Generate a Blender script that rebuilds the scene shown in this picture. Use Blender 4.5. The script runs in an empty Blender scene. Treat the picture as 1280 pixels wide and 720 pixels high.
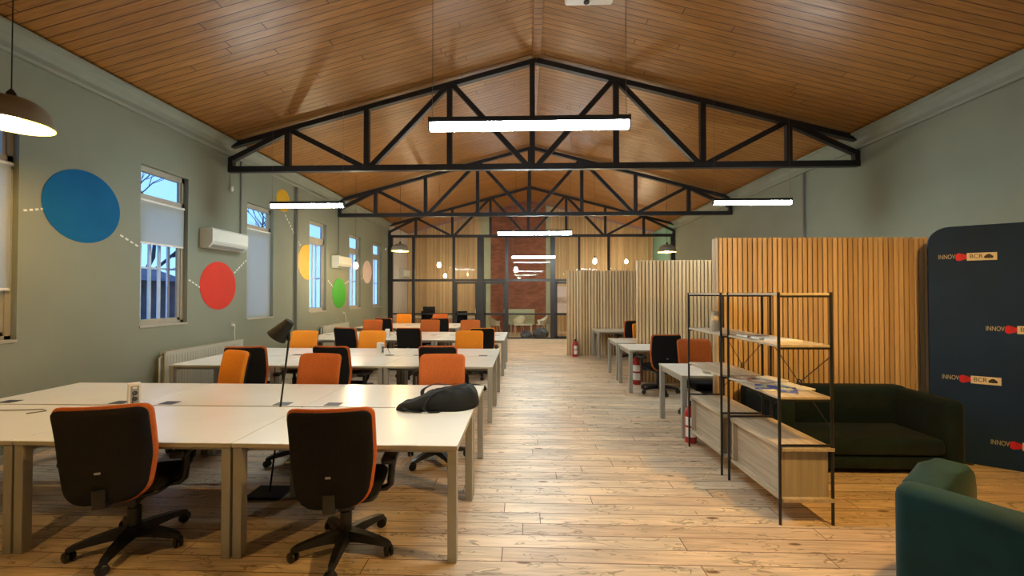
import bpy, bmesh, math, random
from mathutils import Vector, Matrix
random.seed(7)
S = bpy.context.scene
COL = S.collection
R = math.radians
PI = math.pi

# ------------------------------------------------------------------ camera
F_PX = 510.0
cam_d = bpy.data.cameras.new('camera'); cam = bpy.data.objects.new('camera', cam_d); COL.objects.link(cam)
cam_d.sensor_fit = 'HORIZONTAL'; cam_d.sensor_width = 36.0; cam_d.lens = F_PX / 1280 * 36.0
cam_d.clip_start = 0.05; cam_d.clip_end = 200
cam.location = (0, 0, 1.70)
cam.rotation_euler = (R(90) + math.atan(7 / F_PX), 0, math.atan(16 / F_PX))
S.camera = cam

# ------------------------------------------------------------------ view, world
S.view_settings.view_transform = 'Standard'; S.view_settings.look = 'None'
S.view_settings.gamma = 1.0; S.view_settings.use_curve_mapping = False
S.view_settings.exposure = 0.25
S.cycles.use_denoising = True
S.cycles.max_bounces = 10; S.cycles.diffuse_bounces = 5; S.cycles.glossy_bounces = 4
S.cycles.transparent_max_bounces = 12
S.cycles.sample_clamp_indirect = 6.0
S.cycles.caustics_reflective = False; S.cycles.caustics_refractive = False
W = bpy.data.worlds.new('dusk'); S.world = W; W.use_nodes = True
wn = W.node_tree.nodes; wl = W.node_tree.links
bg = wn['Background']
tc = wn.new('ShaderNodeTexCoord'); sep = wn.new('ShaderNodeSeparateXYZ'); rmp = wn.new('ShaderNodeValToRGB')
wl.new(tc.outputs['Generated'], sep.inputs[0]); wl.new(sep.outputs['Z'], rmp.inputs[0]); wl.new(rmp.outputs[0], bg.inputs['Color'])
rmp.color_ramp.elements[0].position = 0.0; rmp.color_ramp.elements[0].color = (0.30, 0.56, 0.95, 1)
rmp.color_ramp.elements[1].position = 0.5; rmp.color_ramp.elements[1].color = (0.17, 0.40, 0.90, 1)
bg.inputs['Strength'].default_value = 1.75

TUBE_E = 125.0      # linear lamps
SIDE_E = 115.0
DOME_E = 540.0     # bulbs inside dome pendants
BULB_E = 330.0      # bare bulbs
COOL = (0.86, 0.99, 0.98)
WARM = (1.0, 0.61, 0.21)

# ------------------------------------------------------------------ materials
M = {}
class NT:
    def __init__(s, name):
        s.m = bpy.data.materials.new(name); s.m.use_nodes = True
        s.n = s.m.node_tree.nodes; s.l = s.m.node_tree.links
        s.b = s.n['Principled BSDF']; M[name] = s.m
    def new(s, t, **k):
        x = s.n.new(t)
        for a, v in k.items(): setattr(x, a, v)
        return x
    def link(s, a, b): s.l.new(a, b)
    def pos(s, scale=(1, 1, 1), obj=False, rot=(0, 0, 0)):
        mp = s.new('ShaderNodeMapping'); mp.inputs['Scale'].default_value = scale; mp.inputs['Rotation'].default_value = rot
        if obj:
            t = s.new('ShaderNodeTexCoord'); s.link(t.outputs['Object'], mp.inputs[0])
        else:
            t = s.new('ShaderNodeNewGeometry'); s.link(t.outputs['Position'], mp.inputs[0])
        return mp.outputs[0]
    def noise(s, vec, scale, detail=3, rough=0.5, dist=0.0):
        x = s.new('ShaderNodeTexNoise'); x.inputs['Scale'].default_value = scale; x.inputs['Detail'].default_value = detail
        x.inputs['Roughness'].default_value = rough; x.inputs['Distortion'].default_value = dist
        s.link(vec, x.inputs['Vector']); return x.outputs[0]
    def ramp(s, fac, stops):
        x = s.new('ShaderNodeValToRGB'); e = x.color_ramp.elements
        e[0].position, e[0].color = stops[0][0], (*stops[0][1], 1)
        e[1].position, e[1].color = stops[-1][0], (*stops[-1][1], 1)
        for p, c in stops[1:-1]:
            q = e.new(p); q.color = (*c, 1)
        s.link(fac, x.inputs[0]); return x.outputs[0]
    def mix(s, fac, a, b, mode='MIX'):
        x = s.new('ShaderNodeMix', data_type='RGBA', blend_type=mode)
        if isinstance(fac, (int, float)): x.inputs[0].default_value = fac
        else: s.link(fac, x.inputs[0])
        for i, v in ((6, a), (7, b)):
            if isinstance(v, tuple): x.inputs[i].default_value = (*v, 1)
            else: s.link(v, x.inputs[i])
        return x.outputs[2]
    def bump(s, h, strength=0.2, dist=0.01):
        x = s.new('ShaderNodeBump'); x.inputs['Strength'].default_value = strength; x.inputs['Distance'].default_value = dist
        s.link(h, x.inputs['Height']); s.link(x.outputs[0], s.b.inputs['Normal'])
    def set(s, rough=0.5, metal=0.0, spec=0.5, coat=0.0, coatr=0.1, sheen=0.0):
        s.b.inputs['Roughness'].default_value = rough; s.b.inputs['Metallic'].default_value = metal
        s.b.inputs['Specular IOR Level'].default_value = spec
        s.b.inputs['Coat Weight'].default_value = coat; s.b.inputs['Coat Roughness'].default_value = coatr
        s.b.inputs['Sheen Weight'].default_value = sheen

def simple(name, col, rough=0.5, metal=0.0, var=0.08, scale=6.0, bump=0.0, bscale=80.0, spec=0.5, sheen=0.0, obj=True, coat=0.0):
    t = NT(name); v = t.pos(obj=obj)
    n = t.noise(v, scale, 3)
    lo = tuple(c * (1 - var) for c in col); hi = tuple(min(1, c * (1 + var)) for c in col)
    t.link(t.ramp(n, [(0.3, lo), (0.7, hi)]), t.b.inputs['Base Color'])
    t.set(rough, metal, spec, sheen=sheen, coat=coat)
    if bump: t.bump(t.noise(v, bscale, 2), bump, 0.002)
    return t.m

def planks(name, c1, c2, dark, width, length, rough, axis, spec=0.5, knots=0.0, grain_dark=0.35, mortar=0.0035, bumpd=0.004, wave=0.0, tint=None):
    """boards running along x (rows in y) for floors and ceilings"""
    t = NT(name)
    v0 = t.pos()
    sp = t.new('ShaderNodeSeparateXYZ'); t.link(v0, sp.inputs[0])
    dv = t.new('ShaderNodeMath', operation='DIVIDE'); dv.inputs[1].default_value = width; t.link(sp.outputs[1], dv.inputs[0])
    fl_ = t.new('ShaderNodeMath', operation='FLOOR'); t.link(dv.outputs[0], fl_.inputs[0])
    wn_ = t.new('ShaderNodeTexWhiteNoise', noise_dimensions='1D'); t.link(fl_.outputs[0], wn_.inputs['W'])
    ml = t.new('ShaderNodeMath', operation='MULTIPLY_ADD'); ml.inputs[1].default_value = length * 3; t.link(wn_.outputs['Value'], ml.inputs[0]); t.link(sp.outputs[0], ml.inputs[2])
    zz_ = t.new('ShaderNodeMath', operation='MULTIPLY'); zz_.inputs[1].default_value = 37.0; t.link(wn_.outputs['Value'], zz_.inputs[0])
    cb = t.new('ShaderNodeCombineXYZ'); t.link(ml.outputs[0], cb.inputs[0]); t.link(sp.outputs[1], cb.inputs[1]); t.link(zz_.outputs[0], cb.inputs[2])
    v = cb.outputs[0]
    def rowpos(sc):
        mp = t.new('ShaderNodeMapping'); mp.inputs['Scale'].default_value = sc; t.link(v, mp.inputs[0]); return mp.outputs[0]
    br = t.new('ShaderNodeTexBrick'); br.offset = 0.0; br.squash = 1.0
    br.inputs['Scale'].default_value = 1.0
    br.inputs['Brick Width'].default_value = length; br.inputs['Row Height'].default_value = width
    br.inputs['Mortar Size'].default_value = mortar; br.inputs['Mortar Smooth'].default_value = 0.3
    br.inputs['Color1'].default_value = (0, 0, 0, 1); br.inputs['Color2'].default_value = (1, 1, 1, 1)
    br.inputs['Mortar'].default_value = (0.5, 0.5, 0.5, 1); br.inputs['Bias'].default_value = 0.0
    t.link(v, br.inputs['Vector'])
    base = t.ramp(br.outputs['Color'], [(0.0, c1), (1.0, c2)])
    gv = rowpos((0.9, 14.0, 3.0))
    g = t.noise(gv, 3.0, 5, 0.6, 0.6)
    gm = t.ramp(g, [(0.32, tuple(1 - grain_dark for _ in range(3))), (0.62, (1, 1, 1))])
    col = t.mix(1.0, base, gm, 'MULTIPLY')
    if knots:
        W1 = (1, 1, 1); K = (1 - knots, 1 - knots * 1.02, 1 - knots * 1.1)
        kn = t.noise(rowpos((2.9, 11.0, 1.0)), 1.25, 2, 0.45, 1.1)
        km = t.ramp(kn, [(0.0, W1), (0.575, W1), (0.615, K), (0.632, (1.12, 1.13, 1.06)), (0.69, W1), (1.0, W1)])
        vo = t.new('ShaderNodeTexVoronoi'); vo.inputs['Scale'].default_value = 1.0; t.link(rowpos((2.0, 6.0, 1.0)), vo.inputs['Vector'])
        kd = t.ramp(vo.outputs['Distance'], [(0.0, (.25, .17, .12)), (0.07, (.35, .25, .18)), (0.11, W1), (1.0, W1)])
        lt = t.ramp(t.noise(rowpos((1.2, 4.0, 1.0)), 1.0, 2), [(0.35, (.80, .80, .82)), (0.65, (1.12, 1.1, 1.06))])
        col = t.mix(1.0, t.mix(1.0, t.mix(1.0, col, km, 'MULTIPLY'), kd, 'MULTIPLY'), lt, 'MULTIPLY')
    col = t.mix(br.outputs['Fac'], col, dark)
    t.link(col, t.b.inputs['Base Color'])
    t.set(rough, 0, spec)
    h = t.mix(0.25, t.ramp(br.outputs['Fac'], [(0, (1, 1, 1)), (1, (0, 0, 0))]), gm, 'MULTIPLY')
    if wave:
        wv = t.noise(t.pos(scale=(0.6, 8.7, 0.6)), 1.0, 2)
        h = t.mix(wave, h, wv)
    t.bump(h, 0.5, bumpd)
    rg = t.ramp(g, [(0.3, (min(1, rough + .12),) * 3), (0.7, (max(0, rough - .06),) * 3)])
    t.link(rg, t.b.inputs['Roughness'])
    return t.m

planks('floor_planks', (0.68, 0.505, 0.345), (0.82, 0.66, 0.48), (0.16, 0.09, 0.05), 0.145, 2.1, 0.36, 'x', knots=0.58, grain_dark=0.32, mortar=0.0038, bumpd=0.0018, spec=0.45)
planks('ceiling_planks', (0.345, 0.148, 0.031), (0.42, 0.185, 0.043), (0.09, 0.03, 0.008), 0.115, 5.3, 0.37, 'x', grain_dark=0.38, mortar=0.0075, bumpd=0.006, wave=0.35, spec=0.55)

def wood(name, c1, c2, rough=0.5, axis='z', scale=1.0, dark=0.3, obj=True):
    t = NT(name)
    sc = {'z': (16, 16, 0.9), 'x': (0.9, 16, 16), 'y': (16, 0.9, 16)}[axis]
    v = t.pos(scale=tuple(a * scale for a in sc), obj=obj)
    n = t.noise(v, 1.6, 5, 0.6, 0.8)
    c = t.ramp(n, [(0.28, tuple(a * (1 - dark) for a in c1)), (0.5, c1), (0.72, c2)])
    t.link(c, t.b.inputs['Base Color']); t.set(rough)
    t.bump(n, 0.12, 0.002)
    return t.m

# slats: every slat a slightly different tone (per 6 cm stripe in world x)
def slat_mat(name, c1, c2, pitch):
    t = NT(name)
    g = t.new('ShaderNodeNewGeometry')
    rnd = t.ramp(g.outputs['Random Per Island'], [(0.0, c1), (1.0, c2)])
    v = t.pos(scale=(40, 40, 1.3), obj=True)
    n = t.noise(v, 1.5, 4, 0.6, 0.4)
    gm = t.ramp(n, [(0.3, (0.74, 0.72, 0.70)), (0.6, (1, 1, 1))])
    t.link(t.mix(1.0, rnd, gm, 'MULTIPLY'), t.b.inputs['Base Color']); t.set(0.55)
    return t.m
slat_mat('slat_oak', (0.52, 0.345, 0.17), (0.74, 0.52, 0.28), 0.06)
simple('slat_felt', (0.045, 0.03, 0.018), 0.95)
wood('oak_shelf', (0.50, 0.415, 0.30), (0.63, 0.54, 0.41), 0.5, 'y', dark=0.30)
wood('oak_box', (0.40, 0.345, 0.265), (0.53, 0.465, 0.365), 0.55, 'y', dark=0.25)
wood('oak_end', (0.40, 0.345, 0.265), (0.50, 0.435, 0.34), 0.55, 'z', dark=0.15)
wood('light_wood', (0.55, 0.40, 0.22), (0.7, 0.52, 0.30), 0.5, 'z')
simple('wall_paint', (0.225, 0.245, 0.195), 0.75, var=0.05, scale=1.2, bump=0.25, bscale=60, obj=False, spec=0.3)
simple('cornice_paint', (0.235, 0.255, 0.21), 0.7, var=0.04, obj=False)
simple('grey_room_paint', (0.50, 0.48, 0.47), 0.8, var=0.03, obj=False)
simple('sage_paint', (0.42, 0.45, 0.30), 0.8, var=0.04, obj=False)
simple('teal_paint', (0.17, 0.33, 0.27), 0.8, var=0.05, obj=False)
simple('truss_black', (0.013, 0.014, 0.018), 0.45, var=0.2, obj=False)
simple('black_metal', (0.012, 0.012, 0.013), 0.4, var=0.2)
simple('black_plastic', (0.008, 0.008, 0.009), 0.38, var=0.15)
simple('black_fabric', (0.010, 0.010, 0.011), 0.9, var=0.25, scale=90, bump=0.4, bscale=400, spec=0.2)
simple('rust_fabric', (0.47, 0.115, 0.025), 0.88, var=0.12, scale=70, bump=0.4, bscale=420, spec=0.2)
simple('orange_fabric', (0.80, 0.27, 0.022), 0.88, var=0.10, scale=70, bump=0.4, bscale=420, spec=0.2)
simple('desk_laminate', (0.82, 0.81, 0.74), 0.24, var=0.02, scale=3, spec=0.5)
simple('desk_edge', (0.42, 0.40, 0.32), 0.5, var=0.04)
simple('silver_metal', (0.35, 0.35, 0.315), 0.42, metal=0.25, var=0.05)
simple('chrome', (0.75, 0.75, 0.75), 0.2, metal=1.0, var=0.02)
simple('slot_dark', (0.035, 0.035, 0.038), 0.5)
simple('white_plastic', (0.72, 0.71, 0.67), 0.35, var=0.02)
simple('grey_plastic', (0.30, 0.31, 0.32), 0.4, var=0.03)
simple('ac_white', (0.58, 0.60, 0.56), 0.4, var=0.02)
simple('radiator_paint', (0.45, 0.46, 0.40), 0.4, var=0.03)
simple('frame_paint', (0.36, 0.34, 0.28), 0.55, var=0.06)
simple('grille_paint', (0.80, 0.82, 0.85), 0.5, var=0.06)
simple('pipe_grey', (0.17, 0.165, 0.14), 0.5, var=0.06)
simple('dark_green', (0.002, 0.010, 0.014), 0.85, var=0.3, scale=8, bump=0.3, bscale=260, sheen=0.04, spec=0.2)
simple('teal_velvet', (0.001, 0.027, 0.034), 0.8, var=0.22, scale=7, bump=0.35, bscale=200, sheen=0.06, spec=0.25)
simple('navy_fabric', (0.003, 0.021, 0.085), 0.7, var=0.15, scale=2, spec=0.25, obj=True)
simple('ext_red', (0.42, 0.015, 0.015), 0.3, var=0.05, coat=0.4)
simple('paper', (0.80, 0.79, 0.76), 0.6, var=0.02)
simple('kraft', (0.46, 0.38, 0.29), 0.75, var=0.08)
simple('dec_blue', (0.006, 0.115, 0.30), 0.8, var=0.06, scale=3, spec=0.12)
simple('dec_red', (0.62, 0.02, 0.008), 0.7, var=0.05, scale=3)
simple('dec_yellow', (0.60, 0.35, 0.008), 0.5, var=0.08, scale=3)
simple('dec_green', (0.045, 0.36, 0.03), 0.5, var=0.08, scale=3)
simple('dec_pink', (0.66, 0.52, 0.47), 0.6, var=0.08, scale=8)
simple('dec_white', (0.75, 0.75, 0.70), 0.6)
simple('logo_red', (0.48, 0.004, 0.03), 0.6)
simple('logo_dark_red', (0.25, 0.003, 0.01), 0.6)
simple('logo_cream', (0.60, 0.56, 0.48), 0.6)
simple('logo_black', (0.02, 0.02, 0.02), 0.6)
simple('logo_white', (0.42, 0.40, 0.38), 0.6)
simple('bag_nylon', (0.010, 0.011, 0.012), 0.7, var=0.3, scale=10, bump=0.25, bscale=90, spec=0.22)
simple('shell_cream', (0.62, 0.58, 0.42), 0.4)
simple('bean_grey', (0.07, 0.08, 0.09), 0.8, var=0.4, scale=7)
simple('outdoor_plaster', (0.17, 0.13, 0.14), 0.9, var=0.2, scale=3, obj=False)
simple('ground_grey', (0.35, 0.35, 0.36), 0.9, obj=False)
simple('bark', (0.05, 0.045, 0.05), 0.9)
simple('lamp_black', (0.010, 0.010, 0.010), 0.6, spec=0.25)
simple('pink_paper', (0.70, 0.58, 0.52), 0.6, var=0.02)
simple('brass_grey', (0.25, 0.24, 0.20), 0.4, metal=0.3)
simple('dome_inner', (0.85, 0.70, 0.18), 0.45)
simple('screen_black', (0.01, 0.01, 0.012), 0.2)

def cover(name, cols, scale):
    t = NT(name); v = t.pos(obj=True); n = t.noise(v, scale, 2, 0.5, 0.4)
    k = len(cols)
    r = t.new('ShaderNodeValToRGB'); r.color_ramp.interpolation = 'CONSTANT'
    e = r.color_ramp.elements
    e[0].position = 0; e[0].color = (*cols[0], 1); e[1].position = 0.62; e[1].color = (*cols[-1], 1)
    for i, c in enumerate(cols[1:-1]):
        q = e.new(0.42 + 0.2 * i / max(1, k - 2)); q.color = (*c, 1)
    t.link(n, r.inputs[0]); t.link(r.outputs[0], t.b.inputs['Base Color']); t.set(0.6, 0, 0.3)
cover('cover_blue', [(0.05, 0.07, 0.30), (0.09, 0.12, 0.38), (0.55, 0.55, 0.15), (0.75, 0.75, 0.72)], 11)
cover('cover_brown', [(0.10, 0.07, 0.05), (0.42, 0.24, 0.14), (0.55, 0.50, 0.42), (0.68, 0.64, 0.58)], 9)
cover('cover_cream', [(0.72, 0.68, 0.58), (0.74, 0.70, 0.60), (0.74, 0.70, 0.60), (0.60, 0.56, 0.50)], 20)

# brick
t = NT('brick_wall')
v = t.pos(rot=(R(90), 0, 0))
br = t.new('ShaderNodeTexBrick'); t.link(v, br.inputs['Vector'])
br.inputs['Scale'].default_value = 1.0; br.inputs['Brick Width'].default_value = 0.24; br.inputs['Row Height'].default_value = 0.075
br.inputs['Mortar Size'].default_value = 0.006
br.inputs['Color1'].default_value = (0.36, 0.13, 0.07, 1); br.inputs['Color2'].default_value = (0.25, 0.085, 0.045, 1)
br.inputs['Mortar'].default_value = (0.22, 0.11, 0.07, 1)
n = t.noise(v, 2.2, 4)
t.link(t.mix(1.0, br.outputs['Color'], t.ramp(n, [(0.3, (0.7, 0.7, 0.7)), (0.6, (1, 1, 1))]), 'MULTIPLY'), t.b.inputs['Base Color'])
t.set(0.9); t.bump(t.ramp(br.outputs['Fac'], [(0, (1, 1, 1)), (1, (0, 0, 0))]), 0.6, 0.01)

def glass(name, tint=(1, 1, 1), k=1.0):
    t = NT(name)
    tr = t.new('ShaderNodeBsdfTransparent'); tr.inputs[0].default_value = (*tint, 1)
    gl = t.new('ShaderNodeBsdfGlossy'); gl.inputs['Roughness'].default_value = 0.02
    fr = t.new('ShaderNodeFresnel'); fr.inputs[0].default_value = 1.5
    geo = t.new('ShaderNodeNewGeometry')
    mx = t.new('ShaderNodeMixShader')
    inv = t.new('ShaderNodeMath', operation='SUBTRACT'); inv.inputs[0].default_value = 1.0; t.link(geo.outputs['Backfacing'], inv.inputs[1])
    mk = t.new('ShaderNodeMath', operation='MULTIPLY'); mk.inputs[1].default_value = k; t.link(inv.outputs[0], mk.inputs[0]); inv = mk
    mu = t.new('ShaderNodeMath', operation='MULTIPLY'); t.link(fr.outputs[0], mu.inputs[0]); t.link(inv.outputs[0], mu.inputs[1])
    t.link(mu.outputs[0], mx.inputs[0]); t.link(tr.outputs[0], mx.inputs[1]); t.link(gl.outputs[0], mx.inputs[2])
    out = [x for x in t.n if x.type == 'OUTPUT_MATERIAL'][0]
    t.n.remove(t.b); t.link(mx.outputs[0], out.inputs[0]); return t.m
glass('window_glass', (0.93, 0.96, 1.0)); glass('partition_glass', (0.97, 0.97, 0.97), 0.3)

t = NT('blind_cloth')
tl = t.new('ShaderNodeBsdfTranslucent'); tl.inputs[0].default_value = (0.80, 0.84, 0.84, 1)
df = t.new('ShaderNodeBsdfDiffuse'); vv = t.noise(t.pos(obj=True), 120, 2)
t.link(t.ramp(vv, [(0.3, (0.52, 0.56, 0.55)), (0.7, (0.58, 0.62, 0.61))]), df.inputs[0])
mx = t.new('ShaderNodeMixShader'); mx.inputs[0].default_value = 0.5
t.link(df.outputs[0], mx.inputs[1]); t.link(tl.outputs[0], mx.inputs[2])
out = [x for x in t.n if x.type == 'OUTPUT_MATERIAL'][0]; t.n.remove(t.b); t.link(mx.outputs[0], out.inputs[0])

def emit(name, col, s):
    t = NT(name); e = t.new('ShaderNodeEmission'); e.inputs[0].default_value = (*col, 1); e.inputs[1].default_value = s
    out = [x for x in t.n if x.type == 'OUTPUT_MATERIAL'][0]; t.n.remove(t.b); t.link(e.outputs[0], out.inputs[0]); return t.m
emit('tube_glow', COOL, TUBE_E); emit('side_glow', COOL, SIDE_E)
emit('dome_glow', WARM, DOME_E); emit('lounge_glow', (1.0, 0.57, 0.155), 2200.0); emit('far_glow', COOL, 55.0); emit('bulb_glow', (1.0, 0.80, 0.50), BULB_E)

# ------------------------------------------------------------------ mesh builder
class MB:
    def __init__(s): s.bm = bmesh.new()
    def box(s, x0, x1, y0, y1, z0, z1, bev=0.0, seg=2, mat=None):
        g = bmesh.ops.create_cube(s.bm, size=1.0)['verts']
        mt = Matrix.Translation(((x0 + x1) / 2, (y0 + y1) / 2, (z0 + z1) / 2)) @ Matrix.Diagonal((abs(x1 - x0), abs(y1 - y0), abs(z1 - z0), 1))
        bmesh.ops.transform(s.bm, matrix=mt, verts=g)
        if bev:
            ed = list({e for v in g for e in v.link_edges})
            r = bmesh.ops.bevel(s.bm, geom=ed, offset=bev, segments=seg, profile=0.5, affect='EDGES')
            g = list({v for f in r['faces'] for v in f.verts} | {v for v in g if v.is_valid})
        if mat is not None: bmesh.ops.transform(s.bm, matrix=mat, verts=[v for v in g if v.is_valid])
        return s
    def bar(s, a, b, w, h=None, up=(0, 0, 1), bev=0.0):
        """rectangular bar from a to b; w across, h along up"""
        a = Vector(a); b = Vector(b); h = h or w
        d = b - a; L = d.length; d.normalize(); u = Vector(up)
        if abs(d.dot(u)) > 0.98: u = Vector((0, 1, 0))
        sd = d.cross(u).normalized(); u = sd.cross(d).normalized()
        m = Matrix((sd, d, u)).transposed().to_4x4(); m.translation = (a + b) / 2
        return s.box(-w / 2, w / 2, -L / 2, L / 2, -h / 2, h / 2, bev=bev, mat=m)
    def tube(s, pts, r, n=10, caps=True):
        pts = [Vector(p) for p in pts]; rings = []
        rs = r if isinstance(r, (list, tuple)) else [r] * len(pts)
        prev = None
        for i, p in enumerate(pts):
            t = (pts[min(i + 1, len(pts) - 1)] - pts[max(i - 1, 0)]).normalized()
            if prev is None:
                u = Vector((0, 0, 1)) if abs(t.z) < 0.9 else Vector((1, 0, 0))
                u = (u - t * u.dot(t)).normalized()
            else:
                u = (prev - t * prev.dot(t)).normalized()
            prev = u; w = t.cross(u)
            rings.append([s.bm.verts.new(p + (u * math.cos(2 * PI * k / n) + w * math.sin(2 * PI * k / n)) * rs[i]) for k in range(n)])
        for a, b in zip(rings, rings[1:]):
            for k in range(n): s.bm.faces.new((a[k], a[(k + 1) % n], b[(k + 1) % n], b[k]))
        if caps: s.bm.faces.new(rings[0][::-1]); s.bm.faces.new(rings[-1])
        return s
    def lathe(s, prof, n=24, c=(0, 0, 0), mat=None):
        rings = []; vs = []
        for r, z in prof:
            if r < 1e-5: q = [s.bm.verts.new((c[0], c[1], c[2] + z))]
            else: q = [s.bm.verts.new((c[0] + r * math.cos(2 * PI * k / n), c[1] + r * math.sin(2 * PI * k / n), c[2] + z)) for k in range(n)]
            rings.append(q); vs += q
        for a, b in zip(rings, rings[1:]):
            for k in range(n):
                j = (k + 1) % n
                if len(a) == 1 and len(b) == 1: continue
                if len(a) == 1: s.bm.faces.new((a[0], b[k], b[j]))
                elif len(b) == 1: s.bm.faces.new((a[k], a[j], b[0]))
                else: s.bm.faces.new((a[k], a[j], b[j], b[k]))
        if mat is not None: bmesh.ops.transform(s.bm, matrix=mat, verts=vs)
        return s
    def prism(s, poly, axis, a0, a1):
        """poly of 2-D points extruded along axis ('x','y','z')"""
        def P(p, a):
            return {'x': (a, p[0], p[1]), 'y': (p[0], a, p[1]), 'z': (p[0], p[1], a)}[axis]
        A = [s.bm.verts.new(P(p, a0)) for p in poly]; B = [s.bm.verts.new(P(p, a1)) for p in poly]
        n = len(poly)
        for k in range(n): s.bm.faces.new((A[k], A[(k + 1) % n], B[(k + 1) % n], B[k]))
        s.bm.faces.new(A[::-1]); s.bm.faces.new(B); return s
    def grid(s, fn, nu, nv, thick=None):
        """closed slab from fn(u,v)->(front, back) points"""
        Fv = [[None] * (nv + 1) for _ in range(nu + 1)]; Bv = [[None] * (nv + 1) for _ in range(nu + 1)]
        for i in range(nu + 1):
            for j in range(nv + 1):
                a, b = fn(i / nu, j / nv); Fv[i][j] = s.bm.verts.new(a); Bv[i][j] = s.bm.verts.new(b)
        for i in range(nu):
            for j in range(nv):
                s.bm.faces.new((Fv[i][j], Fv[i + 1][j], Fv[i + 1][j + 1], Fv[i][j + 1]))
                s.bm.faces.new((Bv[i][j], Bv[i][j + 1], Bv[i + 1][j + 1], Bv[i + 1][j]))
        for i in range(nu):
            for j in (0, nv):
                f = (Fv[i][j], Fv[i + 1][j], Bv[i + 1][j], Bv[i][j]); s.bm.faces.new(f if j else f[::-1])
        for j in range(nv):
            for i in (0, nu):
                f = (Fv[i][j], Fv[i][j + 1], Bv[i][j + 1], Bv[i][j]); s.bm.faces.new(f if not i else f[::-1])
        return s
    def xf(s, m):
        bmesh.ops.transform(s.bm, matrix=m, verts=s.bm.verts[:]); return s
    def build(s, name, mat, parent=None, smooth=None, kind=None):
        bmesh.ops.recalc_face_normals(s.bm, faces=s.bm.faces[:])
        me = bpy.data.meshes.new(name); s.bm.to_mesh(me); s.bm.free()
        if smooth is not None:
            me.polygons.foreach_set('use_smooth', [True] * len(me.polygons))
            me.set_sharp_from_angle(angle=R(smooth))
        o = bpy.data.objects.new(name, me); me.materials.append(M[mat] if isinstance(mat, str) else mat)
        COL.objects.link(o); o.parent = parent
        if kind: o['kind'] = kind
        return o

def tag(o, label, cat, group=None, kind=None):
    o['label'] = label; o['category'] = cat
    if group: o['group'] = group
    if kind: o['kind'] = kind
    return o
def thing(name, label, cat, loc=(0, 0, 0), rz=0.0, group=None):
    o = bpy.data.objects.new(name, None); COL.objects.link(o); o.empty_display_size = 0.1
    o.location = loc; o.rotation_euler = (0, 0, rz)
    return tag(o, label, cat, group)
def kids(o): return [c for c in bpy.data.objects if c.parent == o]
def dup(src, loc, rz, label, group=None, swap=None):
    def cp(o, par):
        c = o.copy(); COL.objects.link(c); c.parent = par
        if swap and o.type == 'MESH' and o.data.materials[0].name in swap:
            key = (o.data.name, swap[o.data.materials[0].name])
            if key not in MESHV:
                me = o.data.copy(); me.materials[0] = M[swap[o.data.materials[0].name]]; MESHV[key] = me
            c.data = MESHV[key]
        for k in KIDS.setdefault(o.name, kids(o)): cp(k, c)
        return c
    r = cp(src, None); r.location = loc; r.rotation_euler = (0, 0, rz); r['label'] = label
    if group: r['group'] = group
    return r
MESHV = {}; KIDS = {}
def struct(mb, name, mat, label=None, parent=None, smooth=None):
    o = mb.build(name, mat, parent, smooth)
    if parent is None: o['kind'] = 'structure'
    if label: o['label'] = label
    return o

# ------------------------------------------------------------------ room shell
XL, XR, YB, YF, RX = -5.20, 5.60, -4.0, 18.0, 0.20
ZW, ZR = 4.38, 5.80
PY = 15.40     # glazed partition
struct(MB().box(XL - .3, XR + .3, YB - .2, YF + .2, -0.12, 0), 'floor', 'floor_planks')
c = MB()
sl = (ZR - ZW) / (RX - XL); sr = (ZR - ZW) / (XR - RX)
c.prism([(XL - .3, ZW - .3 * sl), (RX, ZR), (XR + .3, ZW - .3 * sr), (XR + .3, ZW + .15), (RX, ZR + .15), (XL - .3, ZW + .15)], 'y', YB - .2, YF + .2)
struct(c, 'ceiling', 'ceiling_planks')
# left wall with window openings
WIN = [(3.20, 4.02, 1.22, 3.99), (5.35, 6.13, 1.25, 3.47), (7.47, 8.27, 1.22, 3.42), (9.68, 10.53, 1.25, 3.50), (11.92, 12.78, 1.25, 3.48), (13.81, 14.66, 1.24, 3.47)]
WIN[0] = (3.16, 4.02, 1.22, 3.50)
w = MB(); y = YB
for (a, b, z0, z1) in WIN:
    w.box(XL - .17, XL, y, a, 0, ZW - .02); w.box(XL - .17, XL, a, b, 0, z0); w.box(XL - .17, XL, a, b, z1, ZW - .02); y = b
w.box(XL - .17, XL, y, PY, 0, ZW - .02)
struct(w, 'wall_left', 'wall_paint')
struct(MB().box(XR, XR + .3, YB, PY, 0, ZW - .02), 'wall_right', 'wall_paint')
struct(MB().prism([(XL - .3, 0), (XR + .3, 0), (XR + .3, ZW - .12), (RX, ZR - .02), (XL - .3, ZW - .12)], 'y', YB - .15, YB), 'wall_back', 'wall_paint')
# far room walls
struct(MB().box(XL - .3, XL, PY, YF, 0, ZW - .02), 'wall_left_far', 'grey_room_paint')
struct(MB().box(XR, XR + .3, PY, YF, 0, ZW - .02), 'wall_right_far', 'teal_paint')
struct(MB().prism([(XL - .3, 0), (XR + .3, 0), (XR + .3, ZW - .12), (RX, ZR - .02), (XL - .3, ZW - .12)], 'y', YF, YF + .15), 'wall_far', 'sage_paint')
def cl_z(x): return ZR - (RX - x) * sl if x < RX else ZR - (x - RX) * sr
# brick field on the far wall, sits proud of plaster
def gable_piece(x0, x1, yy0, yy1, z0=0.0):
    pts = [(x0, z0), (x1, z0), (x1, cl_z(x1) - .01)] + ([(RX, ZR - .01)] if x0 < RX < x1 else []) + [(x0, cl_z(x0) - .01)]
    return MB().prism(pts, 'y', yy0, yy1)
struct(gable_piece(-1.50, 0.93, YF - .06, YF), 'wall_brick', 'brick_wall')
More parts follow.
